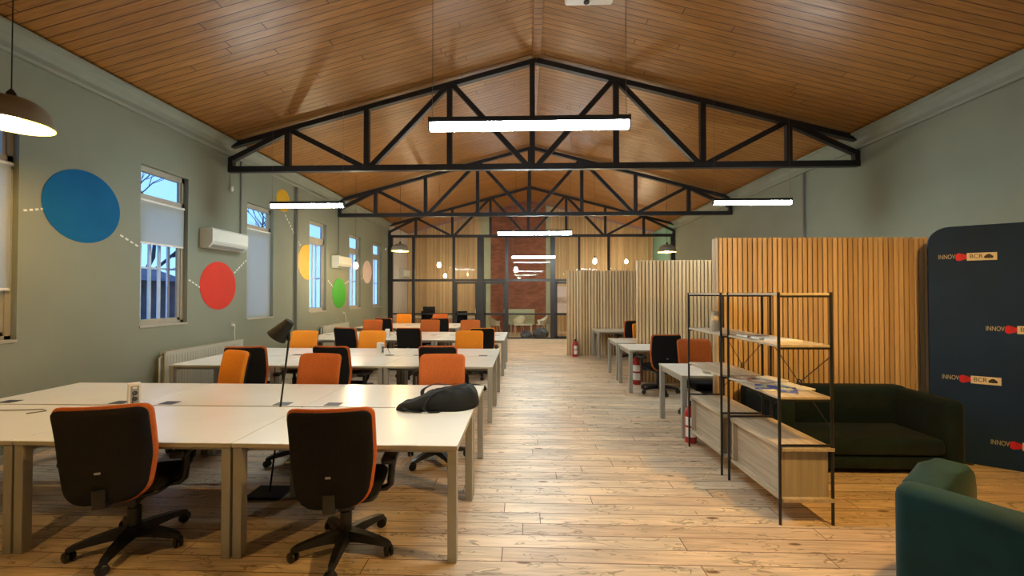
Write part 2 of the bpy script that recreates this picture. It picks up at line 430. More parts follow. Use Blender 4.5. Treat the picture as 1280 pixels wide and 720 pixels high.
# slat cladding on the far wall
def slat_clad(x0, x1, name):
    m = MB(); x = x0; k = 0
    while x < x1 - .03:
        h = min(cl_z(x), cl_z(x + .05)) - .02
        m.box(x, x + .052, YF - .06, YF - .005, 0, h); x += .066
    return struct(m, name, 'slat_oak')
slat_clad(XL + .02, -1.98, 'wall_cladding_left'); slat_clad(1.10, XR - .02, 'wall_cladding_right')
# cornices
def cornice(x, sgn, name):
    p = [(0, 0), (.05, .0), (.06, .035), (.03, .05), (.035, .10), (.06, .16), (.11, .21), (.16, .235), (.16, .26), (.0, .26)]
    struct(MB().prism([(x + sgn * a, ZW - .265 + b - (0.0)) for a, b in p], 'y', YB, PY), name, 'cornice_paint')
cornice(XL, 1, 'trim_1'); cornice(XR, -1, 'trim_2')
struct(MB().box(RX - .065, RX + .065, YB, PY - .1, ZR - .045, ZR - .005), 'trim_3', 'ceiling_planks')
struct(MB().box(XL, XL + .02, YB, PY, 0, .09), 'baseboard_left', 'frame_paint')
struct(MB().box(XR - .02, XR, YB, PY, 0, .09), 'baseboard_right', 'frame_paint')

# windows, blinds, outside grilles
BL = {0: 1.74, 1: 2.40, 2: 1.20}
pos_words = ['closest to the camera, at the left picture edge', 'second from the camera, between blue and red discs', 'third from the camera, behind the red disc', 'fourth from the camera, beside the big yellow disc', 'fifth from the camera, past the green disc', 'last before the glazed partition, past the pale pink disc']
for i, (a, b, z0, z1) in enumerate(WIN):
    gx = XL - .095
    fr = MB()
    zt = z1 - .52
    for (q0, q1, r0, r1) in ((a, a + .05, z0, z1), (b - .05, b, z0, z1), (a, b, z0, z0 + .05), (a, b, z1 - .08, z1), (a, b, zt, zt + .13)):
        fr.box(gx - .03, gx + .03, q0, q1, r0, r1)
    for (q0, q1, r0, r1) in ((a + .05, a + .09, z0 + .05, zt), (b - .09, b - .05, z0 + .05, zt), (a + .05, b - .05, z0 + .05, z0 + .09), (a + .05, b - .05, zt - .04, zt)):
        fr.box(gx - .02, gx + .015, q0, q1, r0, r1)
    for (q0, q1, r0, r1) in ((a + .05, a + .08, zt + .11, z1 - .06), (b - .08, b - .05, zt + .11, z1 - .06)):
        fr.box(gx - .02, gx + .015, q0, q1, r0, r1)
    win = struct(fr, 'window_%d' % (i + 1), 'frame_paint', 'wood framed sash window ' + pos_words[i])
    MB().box(gx - .006, gx, a + .05, b - .05, z0 + .05, zt + .05).build('pane', 'window_glass', win)
    MB().box(gx - .006, gx, a + .05, b - .05, zt + .09, z1 - .05).build('top_pane', 'window_glass', win)
    MB().box(gx + .03, XL + .012, a, b, z0 - .02, z0 + .012, bev=.004).build('window_sill', 'frame_paint', win)
    if i in BL:
        bl = thing('roller_blind', ['white roller blind nearly closed over the window at the left picture edge', 'white roller blind half lowered over the window between the blue and red discs', 'white roller blind fully lowered over the window right of the red disc'][i], 'blind', (XL - .06, (a + b) / 2, 0), 0, 'roller blinds on the left wall')
        hw = (b - a) / 2 - .012
        MB().tube([(0, -hw, zt + .045), (0, hw, zt + .045)], .022, 14).build('roller', 'white_plastic', bl, 40)
        MB().box(.014, .018, -hw + .02, hw - .02, BL[i], zt + .045).build('cloth', 'blind_cloth', bl)
        MB().box(.008, .024, -hw + .02, hw - .02, BL[i] - .012, BL[i] + .014, bev=.004).build('bottom_rail', 'white_plastic', bl)
    gr = MB(); gxx = XL - .24; n = 5
    for k in range(n):
        yy = a + .08 + (b - a - .16) * k / (n - 1)
        gr.box(gxx - .012, gxx + .012, yy - .02, yy + .02, z0 + .02, zt)
    for zz in (z0 + .06, (z0 + zt) / 2 - .03, zt - .03): gr.box(gxx - .006, gxx + .006, a - .05, b + .05, zz - .014, zz + .014)
    for yy in (a - .03, b + .03): gr.box(gxx - .012, XL - .172, yy - .012, yy + .012, (z0 + zt) / 2 - .03, (z0 + zt) / 2)
    tag(gr.build('window_grille', 'grille_paint'), 'metal bar grille outside the window ' + pos_words[i], 'window grille', 'security grilles outside the windows')

# ------------------------------------------------------------------ trusses
def truss(yc, name, label, cat='roof truss', parent=None):
    z0 = 3.885; hb = .05
    r = parent or thing(name, label, cat, (0, yc, 0), 0, 'black steel roof trusses')
    xs = [-5.19, -4.15, -2.75, -1.30, .13, 1.56, 3.02, 4.45, 5.59]
    off = .085
    def tz(x): return cl_z(x) - .09
    MB().box(XL, XR, -.045, .045, z0 - .055, z0 + .045).build('bottom_chord', 'truss_black', r)
    for s, xa in ((-1, XL + .01), (1, XR - .01)):
        MB().bar((xa, 0, tz(xa)), (RX, 0, tz(RX)), .09, .085).build('top_chord', 'truss_black', r)
    for x in xs[1:-1]:
        MB().box(x - .045, x + .045, -.04, .04, z0 + .04, tz(x) - .03).build('upright', 'truss_black', r)
    dg = [((xs[1], 1), (xs[0] + .03, .14)), ((xs[1] + .05, 1), (xs[2] - .08, 0)), ((xs[2] + .08, 0), (xs[3] - .05, 1)), ((xs[3] + .06, 1), (xs[4] - .1, 0)),
          ((xs[4] + .1, 0), (xs[5] - .06, 1)), ((xs[5] + .05, 1), (xs[6] - .08, 0)), ((xs[6] + .08, 0), (xs[7] - .05, 1)), ((xs[7], 1), (xs[8] - .03, .14))]
    for (xa, ta), (xb, tb) in dg:
        za = tz(xa) - .02 if ta == 1 else z0 + .03 + (ta or 0)
        zb = tz(xb) - .02 if tb == 1 else z0 + .03 + (tb or 0)
        MB().bar((xa, 0, za), (xb, 0, zb), .075, .085).build('brace', 'truss_black', r)
    for x in (XL + .045, XR - .045):
        MB().box(x - .04, x + .04, -.045, .045, z0 + .04, z0 + .20).build('end_plate', 'truss_black', r)
    return r
truss(7.0, 'roof_truss', 'nearest and largest black steel roof truss spanning the hall')
truss(11.2, 'roof_truss', 'second black steel roof truss, between the nearest truss and the glazed partition')

# glazed partition (third truss on a post and glass screen)
gp = thing('glazed_partition', 'black steel framed glass partition under the farthest truss at the end of the hall', 'glass partition', (0, PY, 0))
truss(0, '', '', parent=gp)
posts = [(-5.19, -5.03), (-4.28, -4.18), (-2.74, -2.64), (-1.80, -1.55), (-.73, -.62), (.96, 1.14), (2.0, 2.08), (3.1, 3.19), (5.45, 5.59)]
for a, b in posts: MB().box(a, b, -.05, .05, 0, 3.84).build('post', 'truss_black', gp)
MB().box(XL, XR, -.03, .03, 2.16, 2.25).build('transom', 'truss_black', gp)
MB().box(XL, XR, -.025, .025, .90, .96).build('middle_rail', 'truss_black', gp)
MB().box(XL, -2.7, -.03, .03, 0, .06).build('bottom_rail', 'truss_black', gp)
MB().box(-.7, XR, -.03, .03, 0, .05).build('bottom_rail', 'truss_black', gp)
for a, b in zip(posts, posts[1:]):
    for z0, z1 in ((.05, .90), (.96, 2.16), (2.25, 3.83)):
        MB().box(a[1], b[0], -.004, .004, z0, z1).build('glass_pane', 'partition_glass', gp)
for x0, x1 in ((-2.64, -1.80), (-1.55, -.73), (1.14, 2.0)):
    f = MB(); 
    for q in ((x0 + .005, x0 + .08), (x1 - .08, x1 - .005)): f.box(q[0], q[1], -.045, .035, .01, 2.15)
    f.box(x0, x1, -.045, .035, 2.07, 2.15); f.box(x0, x1, -.045, .035, .01, .10); f.box(x0, x1, -.045, .035, .89, .97)
    d = f.build('door_leaf', 'truss_black', gp)
    MB().bar((x1 - .05, -.09, .95), (x1 - .05, -.09, 1.15), .02).bar((x1 - .05, -.09, .97), (x1 - .05, -.04, .97), .014).bar((x1 - .05, -.09, 1.13), (x1 - .05, -.04, 1.13), .014).build('handle', 'chrome', d)

# ------------------------------------------------------------------ slatted partitions
def slat_partition(x0, x1, yc, label, pitch=.056, sw=.0425):
    r = thing('slatted_partition', label, 'room divider', (0, yc, 0), 0, 'slatted timber room dividers')
    H = 2.34; th = .13
    MB().box(x0 + .012, x1 - .012, .028, th - .028, 0, H - .015).build('backing', 'slat_felt', r)
    m = MB(); x = x0
    n = int((x1 - x0) / pitch); p = (x1 - x0 - sw) / n
    for k in range(n + 1):
        xx = x0 + k * p
        m.box(xx, xx + sw, 0, .028, 0, H); m.box(xx, xx + sw, th - .028, th, 0, H)
    m.box(x0 - .012, x0 + .010, .0, .038, 0, H); m.box(x0 - .012, x0 + .010, .047, .083, 0, H); m.box(x0 - .012, x0 + .010, .092, .13, 0, H)
    m.build('slats', 'slat_oak', r)
    return r
slat_partition(2.22, 4.56, 4.75, 'nearest slatted timber partition, behind the dark green sofa')
slat_partition(2.18, 5.58, 7.90, 'middle slatted timber partition, behind the black swivel chair on the right', .07, .051)
slat_partition(1.18, 5.58, 11.32, 'farthest slatted timber partition, beside the glazed wall', .083, .062)

# ------------------------------------------------------------------ desks
DH = .74
def make_desk(name, wdt, dep, label, flaps=()):
    """origin at front-left corner on the floor"""
    r = thing(name, label, 'desk', group='white office desks')
    MB().box(.002, wdt - .002, .002, dep - .002, DH - .004, DH, bev=.0015).build('desk_top', 'desk_laminate', r)
    MB().box(.001, wdt - .001, .001, dep - .001, DH - .028, DH - .0042, bev=.001).build('edge_band', 'desk_edge', r)
    lw = .058
    for x in (.006, wdt - .006 - lw):
        for yy in (.006, dep - .006 - lw):
            MB().box(x, x + lw, yy, yy + lw, 0, DH - .03, bev=.004).build('leg', 'silver_metal', r)
    fr = MB()
    for x in (.022, wdt - .022 - .025): fr.box(x, x + .025, .06, dep - .06, DH - .085, DH - .03)
    for yy in (.075, dep - .1): fr.box(.06, wdt - .06, yy, yy + .025, DH - .07, DH - .03)
    fr.build('frame', 'silver_metal', r)
    for fx in flaps:
        MB().box(fx - .065, fx + .065, .02, .12, DH, DH + .002).build('cable_flap', 'slot_dark', r)
    return r
DW = 1.455
rows = [(2.57, .84, [-4.80, -3.34, -1.88]), (5.36, .86, [-4.80, -3.34, -1.88]), (8.42, .88, [-4.80, -3.34, -1.88]), (11.40, .86, [-4.80, -3.34])]
rn = ['front row', 'second row', 'third row', 'fourth row']
cn = ['window-side', 'middle', 'aisle-side']
for ri, (y0, dep, xs) in enumerate(rows):
    for side in (0, 1):
        proto = None
        for ci, x in enumerate(xs):
            nm = cn[ci] if not (ri == 3 and ci == 1) else 'aisle-side'
            lab = 'white %s desk on the %s edge of the %s of desks' % (nm, 'near' if side == 0 else 'far', rn[ri])
            yy = y0 + side * (dep + .022)
            if proto is None:
                proto = make_desk('office_desk', DW, dep, lab, (.22, DW - .22) if side else ())
                proto.location = (x, yy, 0)
            else: dup(proto, (x, yy, 0), 0, lab)
rd = make_desk('office_desk', 1.4, .83, 'white desk behind the black open shelving, nearest desk on the right', ()); rd.location = (1.84, 4.86, 0)
dup(rd, (1.78, 7.04, 0), 0, 'white desk in front of the middle slatted partition with a black chair pushed in')
dup(rd, (1.79, 8.05, 0), 0, 'white desk just behind the middle slatted partition, mostly hidden by it')
dup(rd, (1.84, 10.46, 0), 0, 'white desk in front of the farthest slatted partition')

# ------------------------------------------------------------------ office chairs
def back_fn(hwt, hwb, z0, z1, rt, rb, yoff, th, curve=.045, lean=.075):
    def fn(u, v):
        vv = 0.5 - 0.5 * math.cos(PI * v)
        z = z0 + (z1 - z0) * vv
        w = hwb + (hwt - hwb) * min(1, vv * 2.2)
        d1 = z1 - z; d0 = z - z0
        if d1 < rt: w -= rt * (1 - math.sqrt(max(0, 1 - ((rt - d1) / rt) ** 2)))
        if d0 < rb: w -= rb * (1 - math.sqrt(max(0, 1 - ((rb - d0) / rb) ** 2)))
        uu = math.sin((u * 2 - 1) * PI / 2)
        x = uu * w
        y = yoff - lean * vv ** 1.2 + curve * (x / .24) ** 2 + .02 * math.sin(vv * PI)
        e = min(1.0, (1 - abs(uu)) * 9 + .35) * min(1.0, min(d0, d1) * 30 + .35)
        zb = z + (.006 * (1 - (x / .24) ** 2) * 0)
        return (x, y + th / 2 * e, z), (x, y - th / 2 * e, z)
    return fn
def make_chair(label, pad):
    r = thing('office_chair', label, 'chair', group='swivel office chairs')
    MB().grid(back_fn(.25, .213, .42, 1.03, .05, .11, -.29, .05), 18, 22).build('backrest_pad', pad, r, 60)
    sh = MB().grid(back_fn(.238, .201, .43, 1.016, .045, .105, -.318, .03), 18, 22).build('backrest_shell', 'black_fabric', r, 60)
    MB().box(-.015, .015, -.345, -.337, .625, .637, bev=.002, mat=Matrix.Translation((0, -.02, 0))).build('tag', 'grey_plastic', sh)
    # seat
    def seat(top, bot, hw, y0, y1):
        def fn(u, v):
            a = (u * 2 - 1) * PI / 2; b = (v * 2 - 1) * PI / 2
            X = math.sin(a); Y = math.sin(b)
            rr = .14
            x = X * hw * (1 - .10 * abs(Y) ** 6); yv = (y0 + y1) / 2 + Y * (y1 - y0) / 2 * (1 - .10 * abs(X) ** 6)
            e = min(1, (1 - max(abs(X), abs(Y))) * 6)
            tz = bot + (top - bot) * (.45 + .55 * e ** .5) - (.03 * max(0, Y) ** 3)
            return (x, yv, tz), (x, yv, bot - .0)
        return fn
    MB().grid(seat(.495, .44, .245, -.24, .24), 14, 14).build('seat', 'black_fabric', r, 60)
    MB().grid(seat(.439, .405, .235, -.22, .22), 10, 10).build('seat_shell', 'black_plastic', r, 60)
    # back bracket
    MB().bar((0, -.12, .40), (0, -.34, .43), .08, .03, bev=.008).bar((0, -.338, .41), (0, -.350, .53), .07, .014, up=(0, 1, 0), bev=.006).build('back_bracket', 'black_plastic', r, 40)
    MB().box(-.10, .10, -.18, .12, .335, .405, bev=.02).box(.10, .20, .0, .014, .375, .387).build('tilt_mechanism', 'black_plastic', r, 40)
    MB().tube([(0, 0, .09), (0, 0, .26)], .037, 16).tube([(0, 0, .25), (0, 0, .37)], .026, 14).build('gas_column', 'black_plastic', r, 40)
    for s in (-1, 1):
        ar = MB().tube([(s * .18, -.02, .40), (s * .265, -.02, .405), (s * .292, -.02, .43), (s * .297, -.01, .50), (s * .297, 0, .625)], [.018, .022, .024, .024, .022], 8)
        ar.tube([(s * .297, .0, .50), (s * .297, .09, .54), (s * .297, .10, .61)], .018, 8)
        a = ar.build('armrest', 'black_plastic', r, 60)
        MB().box(s * .297 - .048, s * .297 + .048, -.14, .15, .60, .65, bev=.020, seg=3).build('arm_pad', 'black_plastic', a, 60)
    hub = MB().lathe([(0, .075), (.045, .075), (.055, .09), (.05, .135), (.03, .15), (0, .15)], 20)
    hub.build('base_hub', 'black_plastic', r, 40)
    for k in range(5):
        an = R(90 + 36 + 72 * k); d = Vector((math.cos(an), math.sin(an), 0)); n = Vector((-d.y, d.x, 0))
        m = MB()
        prof = [(.03, .040, .075, .140), (.12, .035, .078, .132), (.22, .029, .074, .115), (.30, .022, .064, .095), (.325, .012, .064, .082)]
        rings = []
        for (q, w_, zb, zt) in prof:
            p = d * q
            rings.append([m.bm.verts.new(p + n * w_ + Vector((0, 0, zb))), m.bm.verts.new(p - n * w_ + Vector((0, 0, zb))), m.bm.verts.new(p - n * w_ * .7 + Vector((0, 0, zt))), m.bm.verts.new(p + n * w_ * .7 + Vector((0, 0, zt)))])
        for a, b in zip(rings, rings[1:]):
            for j in range(4): m.bm.faces.new((a[j], a[(j + 1) % 4], b[(j + 1) % 4], b[j]))
        m.bm.faces.new(rings[0][::-1]); m.bm.faces.new(rings[-1])
        sp = m.build('base_leg', 'black_plastic', r, 30)
        c0 = d * .31; q = Vector((math.cos(an + .7), math.sin(an + .7), 0))
        cm = MB()
        for s in (-1, 1):
            mt = Matrix.Translation(c0 + q * s * .016 + Vector((0, 0, .033))) @ q.to_track_quat('Z', 'Y').to_matrix().to_4x4()
            cm.lathe([(0, -.012), (.024, -.012), (.033, -.006), (.033, .006), (.024, .012), (0, .012)], 18, mat=mt)
        cm.tube([c0 + Vector((0, 0, .03)), c0 + Vector((0, 0, .085))], .009, 8)
        cm.build('caster', 'black_plastic', sp, 40)
    return r
CH = {}
def chair(x, y, rot, kind, label):
    """kind: rust / orange pad"""
    if 'first' not in CH:
        CH['first'] = make_chair(label, 'rust_fabric'); o = CH['first']; o.location = (x, y, 0); o.rotation_euler = (0, 0, R(rot)); return o
    return dup(CH['first'], (x, y, 0), R(rot), label, swap={'rust_fabric': 'orange_fabric'} if kind == 'orange' else None)
chair(-2.64, 2.70, 17, 'rust', 'black-backed swivel chair at the front row, left of the two nearest, rust edge')
chair(-1.19, 2.70, 8, 'rust', 'black-backed swivel chair at the front row, right of the two nearest, turned to the desk')
chair(-.90, 4.17, 181, 'rust', 'rust chair facing the camera behind the black bag on the front row')
chair(-2.31, 4.17, 172, 'rust', 'rust chair facing the camera right of the black lamp, far side of the front row')
chair(-3.52, 4.40, 152, 'orange', 'bright orange chair turned sideways, far side of the front row left of the lamp')
chair(-3.62, 5.42, 10, 'rust', 'black-backed chair directly behind the sideways orange chair')
chair(-2.46, 5.50, -6, 'rust', 'black-backed chair behind the rust chair that stands beside the lamp')
chair(-1.14, 5.56, 3, 'rust', 'black-backed chair behind the rust chair that stands by the bag')
chair(-3.98, 6.95, 178, 'orange', 'bright orange chair seen just right of the lamp head, far side of second row')
chair(-2.76, 6.98, 176, 'orange', 'bright orange chair in the middle of the far side of the second row')
chair(-1.00, 7.05, 180, 'orange', 'bright orange chair at the aisle end of the far side of the second row')
chair(-3.50, 8.30, -12, 'rust', 'black-backed chair at the near left of the third row, facing away')
chair(-2.29, 8.30, 0, 'rust', 'black-backed chair at the near middle of the third row, facing away')
chair(-.88, 8.30, 8, 'orange', 'black-backed chair at the aisle end of the third row with pale edge')
chair(-3.90, 10.08, 180, 'rust', 'rust chair at the far left of the third row')
chair(-2.42, 10.08, 180, 'rust', 'rust chair at the far middle of the third row')
chair(-1.38, 10.02, 180, 'rust', 'rust chair at the far aisle side of the third row, low behind the black back')
chair(-3.85, 11.42, -6, 'rust', 'black-backed chair at the near left of the fourth row')
chair(-2.36, 11.45, 5, 'rust', 'black-backed chair at the near right of the fourth row, behind a rust chair')
chair(-3.98, 13.05, 180, 'orange', 'orange chair at the far left of the fourth row, against the partition')
chair(-2.78, 13.05, 180, 'rust', 'rust chair at the far right of the fourth row, against the partition')
chair(2.30, 7.12, 5, 'rust', 'black-backed swivel chair at the desk before the middle slatted partition')
chair(2.50, 5.78, 184, 'rust', 'rust chair facing the camera at the nearest desk on the right, beside the shelving')
chair(2.72, 10.68, 6, 'rust', 'black-backed chair at the desk by the farthest slatted partition')
chair(2.66, 8.92, 182, 'orange', 'orange chair peeking out from behind the middle slatted partition')

# ------------------------------------------------------------------ lamps
def tube_light(x, y, z, L, label, glow, hw=.030):
    r = thing('linear_pendant_light', label, 'ceiling light', (x, y, z), 0, 'suspended linear lights')
    h = L / 2
    MB().box(-h, h, -hw, hw, .044, .085, bev=.004).build('housing', 'black_metal', r)
    p = [(-.028, .045), (-.033, .030), (-.032, .012), (-.024, -.006), (-.010, -.013), (.010, -.013), (.024, -.006), (.032, .012), (.033, .030), (.028, .045)]
    MB().prism(p, 'x', -h + .004, h - .004).build('diffuser', glow, r, 60)
    for s in (-1, 1):
        MB().box(s * h - .006, s * h + .006, -.034, .034, -.014, .085).build('end_cap', 'black_metal', r)
        xx = s * (h - .02)
        MB().tube([(xx, 0, .08), (xx, 0, cl_z(x + xx) - z)], .002, 6).build('cable', 'pipe_grey', r)
    return r
tube_light(.03, 3.06, 2.945, 1.50, 'large bright linear light hanging nearest the camera', 'tube_glow')
tube_light(.20, 8.30, 2.91, 1.50, 'linear light hanging below the second truss, middle of the hall', 'tube_glow')
tube_light(.30, 14.20, 2.95, 1.50, 'small-looking linear light farthest away, in front of the glazed partition', 'tube_glow')
tube_light(-3.58, 6.60, 3.13, 1.22, 'linear light near the window wall, in front of the small yellow disc', 'side_glow', .036)
tube_light(3.62, 6.60, 3.13, 1.22, 'linear light near the right wall above the slatted partitions', 'side_glow', .036)


def dome(x, y, z, label, rad=.25, glow='dome_glow'):
    r = thing('dome_pendant_lamp', label, 'pendant lamp', (x, y, z), 0, 'dome pendant lamps')
    k = rad / .25
    out = [(.25, 0), (.247, .04), (.23, .10), (.195, .155), (.14, .195), (.07, .215), (.03, .22)]
    inn = [(a - .006, b - .004) for a, b in out[::-1] if a > .01]
    MB().lathe([(a * k, b * k) for a, b in out] + [(0, .22 * k)], 40).build('shade', 'brass_grey', r, 60)
    MB().lathe([(a * k, b * k) for a, b in inn] + [(.25 * k, 0)], 40).build('shade_lining', 'dome_inner', r, 60)
    MB().lathe([(0, -.02), (.03, -.01), (.05, .02), (.052, .05), (.04, .085), (.02, .12), (.018, .17), (0, .17)], 20).build('bulb', glow, r, 60)
    MB().lathe([(0, .16), (.026, .16), (.03, .25), (.012, .28), (0, .28)], 14).build('socket', 'black_plastic', r, 40)
    MB().tube([(0, 0, .27), (0, 0, cl_z(x) - z)], .004, 6).build('cord', 'black_plastic', r)
    return r
dome(-4.15, 3.15, 3.07, 'warm glowing dome pendant at the left picture edge above the first window')
dome(-3.58, 11.6, 2.92, 'warm dome pendant at the far left in front of the glazed partition')
dome(4.00, 11.6, 2.87, 'warm dome pendant at the far right above the slatted partitions')
dome(2.75, 1.85, 3.07, 'warm dome pendant before the lounge corner, above and right of the camera', glow='lounge_glow')
dome(-2.9, .9, 3.1, 'warm dome pendant behind the camera on the left')

def bare_bulb(x, y, z, label):
    r = thing('pendant_bulb', label, 'pendant bulb', (x, y, z), 0, 'bare pendant bulbs')
    MB().lathe([(0, -.075), (.03, -.068), (.052, -.04), (.056, -.01), (.045, .03), (.026, .06), (.02, .08), (0, .08)], 20).build('bulb', 'bulb_glow', r, 60)
    MB().lathe([(0, .075), (.022, .075), (.022, .13), (.008, .145), (0, .145)], 12).build('socket', 'black_plastic', r, 40)
    MB().tube([(0, 0, .14), (0, 0, cl_z(x) - z)], .003, 6).build('cord', 'black_plastic', r)
bare_bulb(-4.2, 10.0, 2.40, 'bare bulb glowing in front of the fifth window')
bare_bulb(-.27, 12.3, 2.42, 'bare bulb hanging before the brick wall, centre of the hall')
bare_bulb(-2.60, 12.3, 2.57, 'upper bare bulb of the left pair before the slatted far wall')
bare_bulb(-3.22, 16.4, 2.42, 'lower bare bulb of the left pair, behind the glass')
bare_bulb(2.10, 12.3, 2.68, 'upper bare bulb above the farthest slatted partition')
bare_bulb(2.86, 16.4, 2.42, 'bare bulb just showing over the farthest partition top')
bare_bulb(4.05, 16.4, 2.98, 'bare bulb behind the glass at the right, by the teal wall')

# floor lamp whose pole rises through the desk seam
fl = thing('floor_lamp', 'black floor lamp with a tilted cone shade, pole rising through the front desks', 'lamp', (-2.165, 3.421, 0))
MB().box(-.15, .15, -.11, .11, 0, .022, bev=.006).build('base', 'lamp_black', fl)
MB().tube([(0, 0, .02), (.155, 0, 1.30)], .0075, 10).build('pole', 'lamp_black', fl, 60)
ax = Vector((-.62, -.1, -.78)).normalized()
mt = Matrix.Translation((.165, 0, 1.465)) @ (-ax).to_track_quat('Z', 'Y').to_matrix().to_4x4()
MB().lathe([(0, 0), (.036, 0), (.040, -.012), (.083, -.175), (.080, -.173), (.036, -.012), (0, -.010)], 32, mat=mt).build('lamp_shade', 'lamp_black', fl, 40)
MB().tube([(.155, 0, 1.30), (.150, 0, 1.37)], .014, 10).build('joint', 'lamp_black', fl, 40)

# ------------------------------------------------------------------ wall discs and dashes
def clipped_disc(y, z, r, mat, label, ymax=None, name='wall_disc', ymin=None):
    m = MB(); pts = []
    for k in range(72):
        a = 2 * PI * k / 72; yy = y + r * math.cos(a); zz = z + r * math.sin(a)
        if ymax is not None: yy = min(yy, ymax)
        pts.append((yy, zz))
    q = []
    for p in pts:
        if not q or (Vector(p) - Vector(q[-1])).length > 1e-5: q.append(p)
    m.prism(q, 'x', XL, XL + .006)
    return tag(m.build(name, mat), label, 'wall decoration', 'coloured discs on the left wall')
clipped_disc(4.64, 2.725, .425, 'dec_blue', 'large blue disc on the wall nearest the camera')
clipped_disc(6.77, 1.835, .405, 'dec_red', 'red disc on the wall under the nearest air conditioner')
clipped_disc(9.60, 2.45, .42, 'dec_yellow', 'larger yellow disc on the wall touching the fourth window', ymax=9.665)
clipped_disc(8.60, 3.70, .24, 'dec_yellow', 'smaller yellow disc high on the wall behind a linear light')
clipped_disc(11.28, 1.71, .42, 'dec_green', 'green disc on the wall between the fourth and fifth windows')
clipped_disc(13.30, 2.41, .375, 'dec_pink', 'pale pink disc on the wall near the glazed partition')
def dashes(a, b, label, n=5):
    m = MB(); a = Vector((0, *a)); b = Vector((0, *b)); d = (b - a)
    for k in range(n):
        p = a + d * (k + .2) / n; q = a + d * (k + .8) / n
        m.bar((XL + .002, p.y, p.z), (XL + .002, q.y, q.z), .022, .004, up=(1, 0, 0))
    tag(m.build('dashed_line', 'dec_white'), label, 'wall decoration', 'dashed lines linking the discs')
dashes((4.05, 2.56), (4.25, 2.62), 'white dashed line left of the blue disc', 4)
dashes((5.06, 2.46), (5.33, 2.33), 'white dashed line right of the blue disc', 4)
dashes((6.14, 1.92), (6.39, 1.79), 'white dashed line left of the red disc', 4)
dashes((7.13, 2.06), (7.46, 2.33), 'white dashed line right of the red disc', 6)
dashes((8.66, 3.42), (9.30, 2.80), 'white dashed line between the small and large yellow discs', 10)
dashes((10.60, 2.06), (10.95, 1.86), 'white dashed line left of the green disc', 4)
dashes((11.62, 1.98), (11.9, 2.08), 'white dashed line right of the green disc', 3)
dashes((12.84, 2.16), (13.0, 2.22), 'white dashed line left of the pale pink disc', 2)

# ------------------------------------------------------------------ air conditioners, radiators, sockets, pipes
def aircon(y0, y1, z0, z1, label, x=XL, sg=1):
    r = thing('air_conditioner', label, 'air conditioner', (x, (y0 + y1) / 2, z0), 0, 'wall air conditioners')
    h = (y1 - y0) / 2; H = z1 - z0
    p = [(0, 0), (sg * .13, 0), (sg * .19, H * .20), (sg * .21, H * .30), (sg * .21, H * .93), (sg * .19, H), (0, H)]
    MB().prism(p, 'y', -h, h).build('body', 'ac_white', r)
    pl = [Vector((sg * .135, H * -.012)), Vector((sg * .198, H * .20))]
    MB().bar((sg * .168, -h + .05, H * .10), (sg * .168, h - .05, H * .10), .012, .062, up=(-sg * .62, 0, -.5)).build('air_flap', 'grey_plastic', r)
    MB().box(*sorted((sg * .205, sg * .214)), -h + .03, h - .03, H * .32, H * .345).build('front_groove', 'grey_plastic', r)
aircon(6.36, 7.20, 2.44, 2.76, 'white wall air conditioner near the camera above the red disc')
aircon(10.82, 11.62, 2.40, 2.73, 'white wall air conditioner between the fourth and fifth windows')
aircon(16.7, 17.6, 2.35, 2.72, 'white wall air conditioner behind the glazed partition on the grey wall')
def radiator(y0, y1, label):
    r = thing('radiator', label, 'radiator', (XL, y0, 0), 0, 'white panel radiators')
    L = y1 - y0
    m = MB().box(.05, .075, 0, L, .16, .86, bev=.006).box(.10, .125, 0, L, .16, .86, bev=.006)
    n = int(L / .05)
    for k in range(n): m.box(.124, .130, .03 + k * .05, .045 + k * .05, .2, .82)
    m.build('panels', 'radiator_paint', r)
    m = MB().box(.045, .13, .0, L, .855, .875)
    for k in range(int(L / .03)): m.box(.05, .126, k * .03 + .004, k * .03 + .012, .872, .882)
    m.build('top_grille', 'radiator_paint', r)
    MB().box(.002, .06, .2, .24, .3, .8).box(.002, .06, L - .24, L - .2, .3, .8).build('bracket', 'frame_paint', r)
    MB().tube([(.085, -.05, 0), (.085, -.05, .22), (.085, 0, .22)], .012, 8).tube([(.085, -.05, .12), (.085, -.05, .80), (.085, .0, .80)], .012, 8).build('pipe', 'radiator_paint', r, 50)
radiator(5.62, 7.22, 'panel radiator against the window wall behind the second row of desks')
radiator(10.15, 11.65, 'panel radiator against the window wall behind the third row of desks')
radiator(2.3, 3.6, 'panel radiator under the window nearest the camera')
def socket(y, z, label, cable):
    r = thing('wall_socket', label, 'socket', (XL, y, z), 0, 'wall sockets with plugs')
    MB().box(0, .012, -.04, .04, -.04, .04, bev=.004).build('plate', 'grey_plastic', r)
    MB().lathe([(0, 0), (.02, 0), (.02, .035), (.012, .05), (0, .05)], 14, mat=Matrix.Translation((.012, .005, -.005)) @ Matrix.Rotation(R(90), 4, 'Y')).build('plug', 'white_plastic', r, 40)
    MB().tube(cable, .006, 8).build('cord', 'white_plastic', r, 60)
socket(7.08, 1.15, 'wall socket with white plug under the red disc', [(.055, .0, -.01), (.06, .01, -.05), (.04, .03, -.12), (.03, .05, -.27)])
socket(11.52, 1.15, 'wall socket with white plug under the green disc', [(.055, .0, -.01), (.06, .03, -.07), (.05, .10, -.2), (.04, .22, -.42)])
def pipe(x, y, z0, z1, r, label, sx):
    tag(MB().box(*sorted((x, x + sx * r)), y - r / 2, y + r / 2, z0, z1, bev=.004).build('cable_conduit', 'pipe_grey'), label, 'conduit', 'cable conduits on the walls')
pipe(XL, 7.28, 2.77, 4.11, .03, 'thin dark conduit dropping to the nearest air conditioner', 1)
pipe(XL, 9.08, .10, 4.11, .06, 'wide grey conduit running down the wall left of the large yellow disc', 1)
